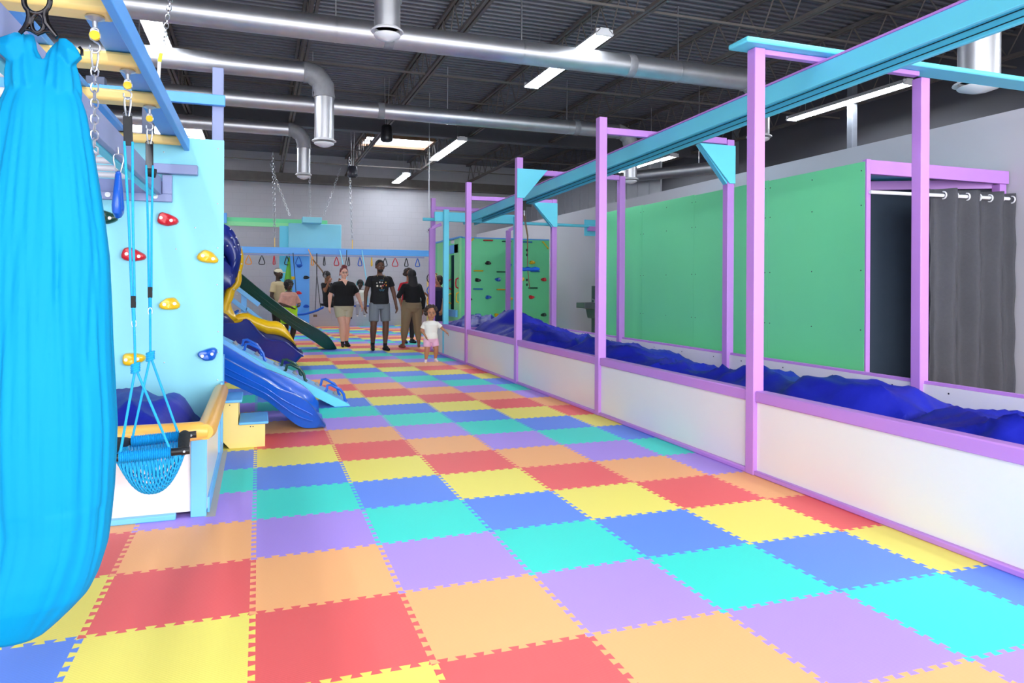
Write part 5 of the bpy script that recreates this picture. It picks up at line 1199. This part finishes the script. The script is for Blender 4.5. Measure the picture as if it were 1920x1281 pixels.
# red-haired woman
def ex_wom(t, fg, J, hx, H, R):
    gm_ = mat('glasses_rim', (60, 40, 44), .3)
    for s_ in (-1, 1): MB().tube([hx(.018 * s_ + .0125 * cos(a), .051, .001 + .009 * sin(a)) for a in [q * pi / 7 for q in range(14)]], .0012 * H, 5, closed=True).build('glasses_lens_rim', gm_, t)
    MB().tube([hx(-.006, .052, .002), hx(.006, .052, .002)], .0012 * H, 5).build('glasses_bridge', gm_, t)
    fz = fg.w; MB().add([fz(-.036, .066, .838), fz(.036, .066, .838), fz(0, .121, .768), fz(-.034, .04, .83), fz(.034, .04, .83), fz(0, .07, .775)], [(0, 2, 1), (3, 4, 5), (0, 1, 4, 3), (1, 2, 5, 4), (2, 0, 3, 5)]).build('neckline', sk_pale, t)
person('red-haired woman with glasses in black V-neck top and khaki shorts walking forward', (1.76, 12.7), 1.73, 0.1, sk_pale,
       dict(kneR=(-.02, .035, .285), ankR=(-.015, .02, .045), toeR=(-.03, .1, .016), kneL=(.03, 0, .285), ankL=(.045, -.03, .05), toeL=(.06, .055, .016), hipL=(.055, 0, .51), hipR=(-.055, 0, .51), elbR=(-.165, -.01, .64), wriR=(-.175, .0, .5), elbL=(.18, 0, .645), wriL=(.22, .02, .52), shoL=(.105, 0, .775), shoR=(-.105, 0, .775)),
       g=1.34, shirt=black_cloth, sleeve=.75, shirt_len=-.02, neck=.93, bottoms=khaki, blen=.6, bw=.95, hair=h_red, hair_style='bun', shoes=(black_cloth, .2), extras=ex_wom, shirt_name='top', bott_name='shorts')
# woman seen from behind
person('woman seen from behind with long black hair, black top, olive trousers and bare feet', (3.13, 12.1), 1.68, pi + 0.15, sk_brown,
       dict(hipL=(.06, 0, .51), hipR=(-.06, 0, .51), kneL=(.085, 0, .285), ankL=(.11, 0, .045), toeL=(.135, .07, .016), kneR=(-.08, 0, .285), ankR=(-.1, 0, .045), toeR=(-.12, .07, .016), elbL=(.185, -.03, .66), wriL=(.13, .1, .66), elbR=(-.155, -.02, .63), wriR=(-.16, .02, .48)),
       g=1.24, shirt=black_cloth, sleeve=1.92, shirt_len=.04, bottoms=olive, blen=1.8, bw=1.06, hair=h_black, hair_style='long', shirt_name='long_sleeved_top')
# person in red behind her
person('person in red shirt and dark vest facing the long-haired woman in black', (3.3, 13.3), 1.72, 0.25, sk_tan,
       dict(elbR=(-.15, .02, .64), wriR=(-.13, .06, .5)), g=1.0, shirt=red_cloth, sleeve=.6, shirt_len=-.05, bottoms=darkpant, blen=1.9, hair=h_brown, hair_style='curly', shoes=(blackm, .04))
# toddler in mid-hop
person('curly-haired toddler in white T-shirt and pink shorts hopping near the foam pit', (2.67, 8.3), 0.93, -0.1, sk_tan,
       dict(pel=(0, 0, .41), che=(0, 0, .6), nec=(0, .0, .74), hed=(0, .015, .86), hipL=(.06, 0, .4), hipR=(-.06, 0, .4), kneL=(.09, .03, .23), kneR=(-.07, .03, .22), ankL=(.085, -.02, .05), ankR=(-.085, 0, .035), toeL=(.11, .06, .03), toeR=(-.1, .07, .012), shoL=(.11, 0, .68), shoR=(-.11, 0, .68), elbL=(.2, .03, .59), wriL=(.265, .07, .53), elbR=(-.16, .0, .56), wriR=(-.1, .09, .46)),
       g=1.28, zoff=0.085, shirt=white_cloth, sleeve=.72, shirt_len=.02, neck=.95, bottoms=pink_cloth, blen=.72, bw=1.0, hair=h_brown, hair_style='curly', shoes=(white_sock, .22), vox=.006, headk=1.8, shirt_name='t_shirt', bott_name='shorts')
# man in the cap
def ex_cap(t, fg, J, hx, H, R):
    cm = mat('cream_cap', (232, 220, 190), .8); m = MB(); m.ell(hx(0, -.008, .03), .053 * H, .058 * H, .044 * H, 18, 9, R); m.build('cap', cm, t, smooth=60)
    MB().ell(hx(0, .062, .018), .036 * H, .036 * H, .006 * H, 14, 7, R).build('cap_peak', cm, t)
    MB().ell(hx(0, .024, -.04), .032 * H, .028 * H, .026 * H, 12, 8, R).build('beard', h_black, t)
person('bearded man in cream cap, sand T-shirt and black trousers behind the green slide', (0.44, 14.3), 1.72, 0.95, sk_vdark, dict(elbR=(-.14, .0, .63), wriR=(-.13, .06, .5)), g=1.05, shirt=tan_cloth, sleeve=.7, shirt_len=-.05, bottoms=black_cloth, blen=1.92, hair=h_black, hair_style='buzz', shoes=(blackm, .04), extras=ex_cap)
# person in tie-dye
person('black-haired person in peach tie-dye shirt and lime shorts behind the green slide', (0.64, 13.2), 1.43, 0.5, sk_vdark,
       dict(elbL=(.16, .03, .64), wriL=(.08, .14, .62), elbR=(-.16, .03, .64), wriR=(-.05, .14, .6), kneL=(.07, .03, .285)), g=1.3, shirt=tie, sleeve=.9, shirt_len=-.03, bottoms=lime_cloth, blen=.75, bw=1.1, hair=h_black, hair_style='afro', shoes=(blackm, .04), shirt_name='t_shirt', bott_name='shorts')
# person with headphones on the swing
def phones(m_):
    def f_(t, fg, J, hx, H, R):
        for s_ in (-1, 1): MB().ell(hx(.054 * s_, -.002, -.004), .014 * H, .024 * H, .028 * H, 10, 8, R).build('ear_cup', m_, t)
        MB().tube([hx(.056 * cos(a), -.004, .012 + .062 * sin(a)) for a in [q * pi / 10 for q in range(11)]], .006 * H, 6).build('headband', m_, t)
    return f_
SIT = dict(pel=(0, 0, .25), che=(0, -.03, .44), nec=(0, -.05, .56), hed=(0, -.035, .66), hipL=(.052, 0, .24), hipR=(-.052, 0, .24), kneL=(.06, .22, .22), kneR=(-.06, .22, .22), ankL=(.06, .27, .04), ankR=(-.06, .27, .04), toeL=(.065, .35, .02), toeR=(-.065, .35, .02), shoL=(.108, -.04, .53), shoR=(-.108, -.04, .53), elbL=(.15, .03, .43), elbR=(-.15, .03, .43), wriL=(.14, .08, .56), wriR=(-.14, .08, .56))
p_ = dict(SIT)
person('person with grey headphones and black shirt gripping a strap behind the red-haired woman', (1.66, 15.0), 1.6, 0.9, sk_brown, p_, g=1.0, zoff=.5, shirt=black_cloth, sleeve=.6, shirt_len=-.03, bottoms=black_cloth, blen=1.85, hair=h_black, hair_style='short', shoes=(blackm, .04), extras=phones(mat('grey_plastic', (120, 118, 122), .4)))
t = thing('sling_swing', 'dark sling seat and long tan strap holding the person with grey headphones', 'swing', (1.66, 15.0, .8))
MB().tube([(1.45, 14.95, .86), (1.6, 14.98, .84), (1.85, 15.05, .86)], .03, 8).build('seat', blackm, t)
MB().tube([atY(587, 487, 15.2), atY(604, 508, 15.1), atY(618, 538, 14.9)], .018, 8).build('strap', plbrown, t)
MB().tube([atY(587, 487, 15.2), V(atY(587, 487, 15.2).x, 16.98, 2.3)], .015, 8).build('strap', plorange, t)
MB().tube([(1.85, 15.05, .87), atY(650, 484, 16.0), V(atY(650, 484, 16.98).x, 16.98, 2.3)], .01, 6).build('strap', blackm, t)
# child with teal headphones on swing
p_ = dict(SIT); p_.update(kneL=(.07, .2, .2), kneR=(-.07, .2, .2), ankL=(.08, .22, -.03), ankR=(-.08, .22, -.03), toeL=(.09, .31, -.04), toeR=(-.09, .31, -.04), hed=(0, -.02, .68))
person('small child with teal headphones, white T-shirt and grey trousers sitting on a swing', (2.5, 15.6), 1.12, -0.05, sk_vdark, p_, g=1.1, zoff=.6, shirt=white_cloth, sleeve=.7, shirt_len=-.02, bottoms=pgrey, blen=1.9, hair=h_black, hair_style='short', shoes=(white_sock, .05), extras=phones(mat('teal_plastic', (40, 160, 170), .4)), headk=1.45, shirt_name='t_shirt')
t = thing('child_swing', 'light blue rope swing seat holding the small child with teal headphones', 'swing', (2.46, 15.6, .75))
box('seat', plblue, 2.26, 2.72, 15.5, 15.72, .78, .82, t, .01)
for px in (643, 686):
    q = atY(px, 488, 16.2); sx = 2.28 if px < 660 else 2.70
    MB().tube([(sx, 15.6, .82), (sx + (q.x - sx) * .5, 15.9, 1.4), (q.x, 16.98, 2.3)], .014, 8).build('rope', mat('pale_blue_rope', (120, 205, 230), .6), t)
# person with dark bob
person('person with dark bob hair and navy shirt facing the yellow climbing panel', (4.0, 13.2), 1.58, -1.35, sk_tan, dict(elbR=(-.14, .06, .66), wriR=(-.1, .16, .72)), g=1.15, shirt=navy_cloth, sleeve=.8, shirt_len=-.05, bottoms=navy_cloth, blen=1.9, hair=h_brown, hair_style='bob', shoes=(blackm, .04))
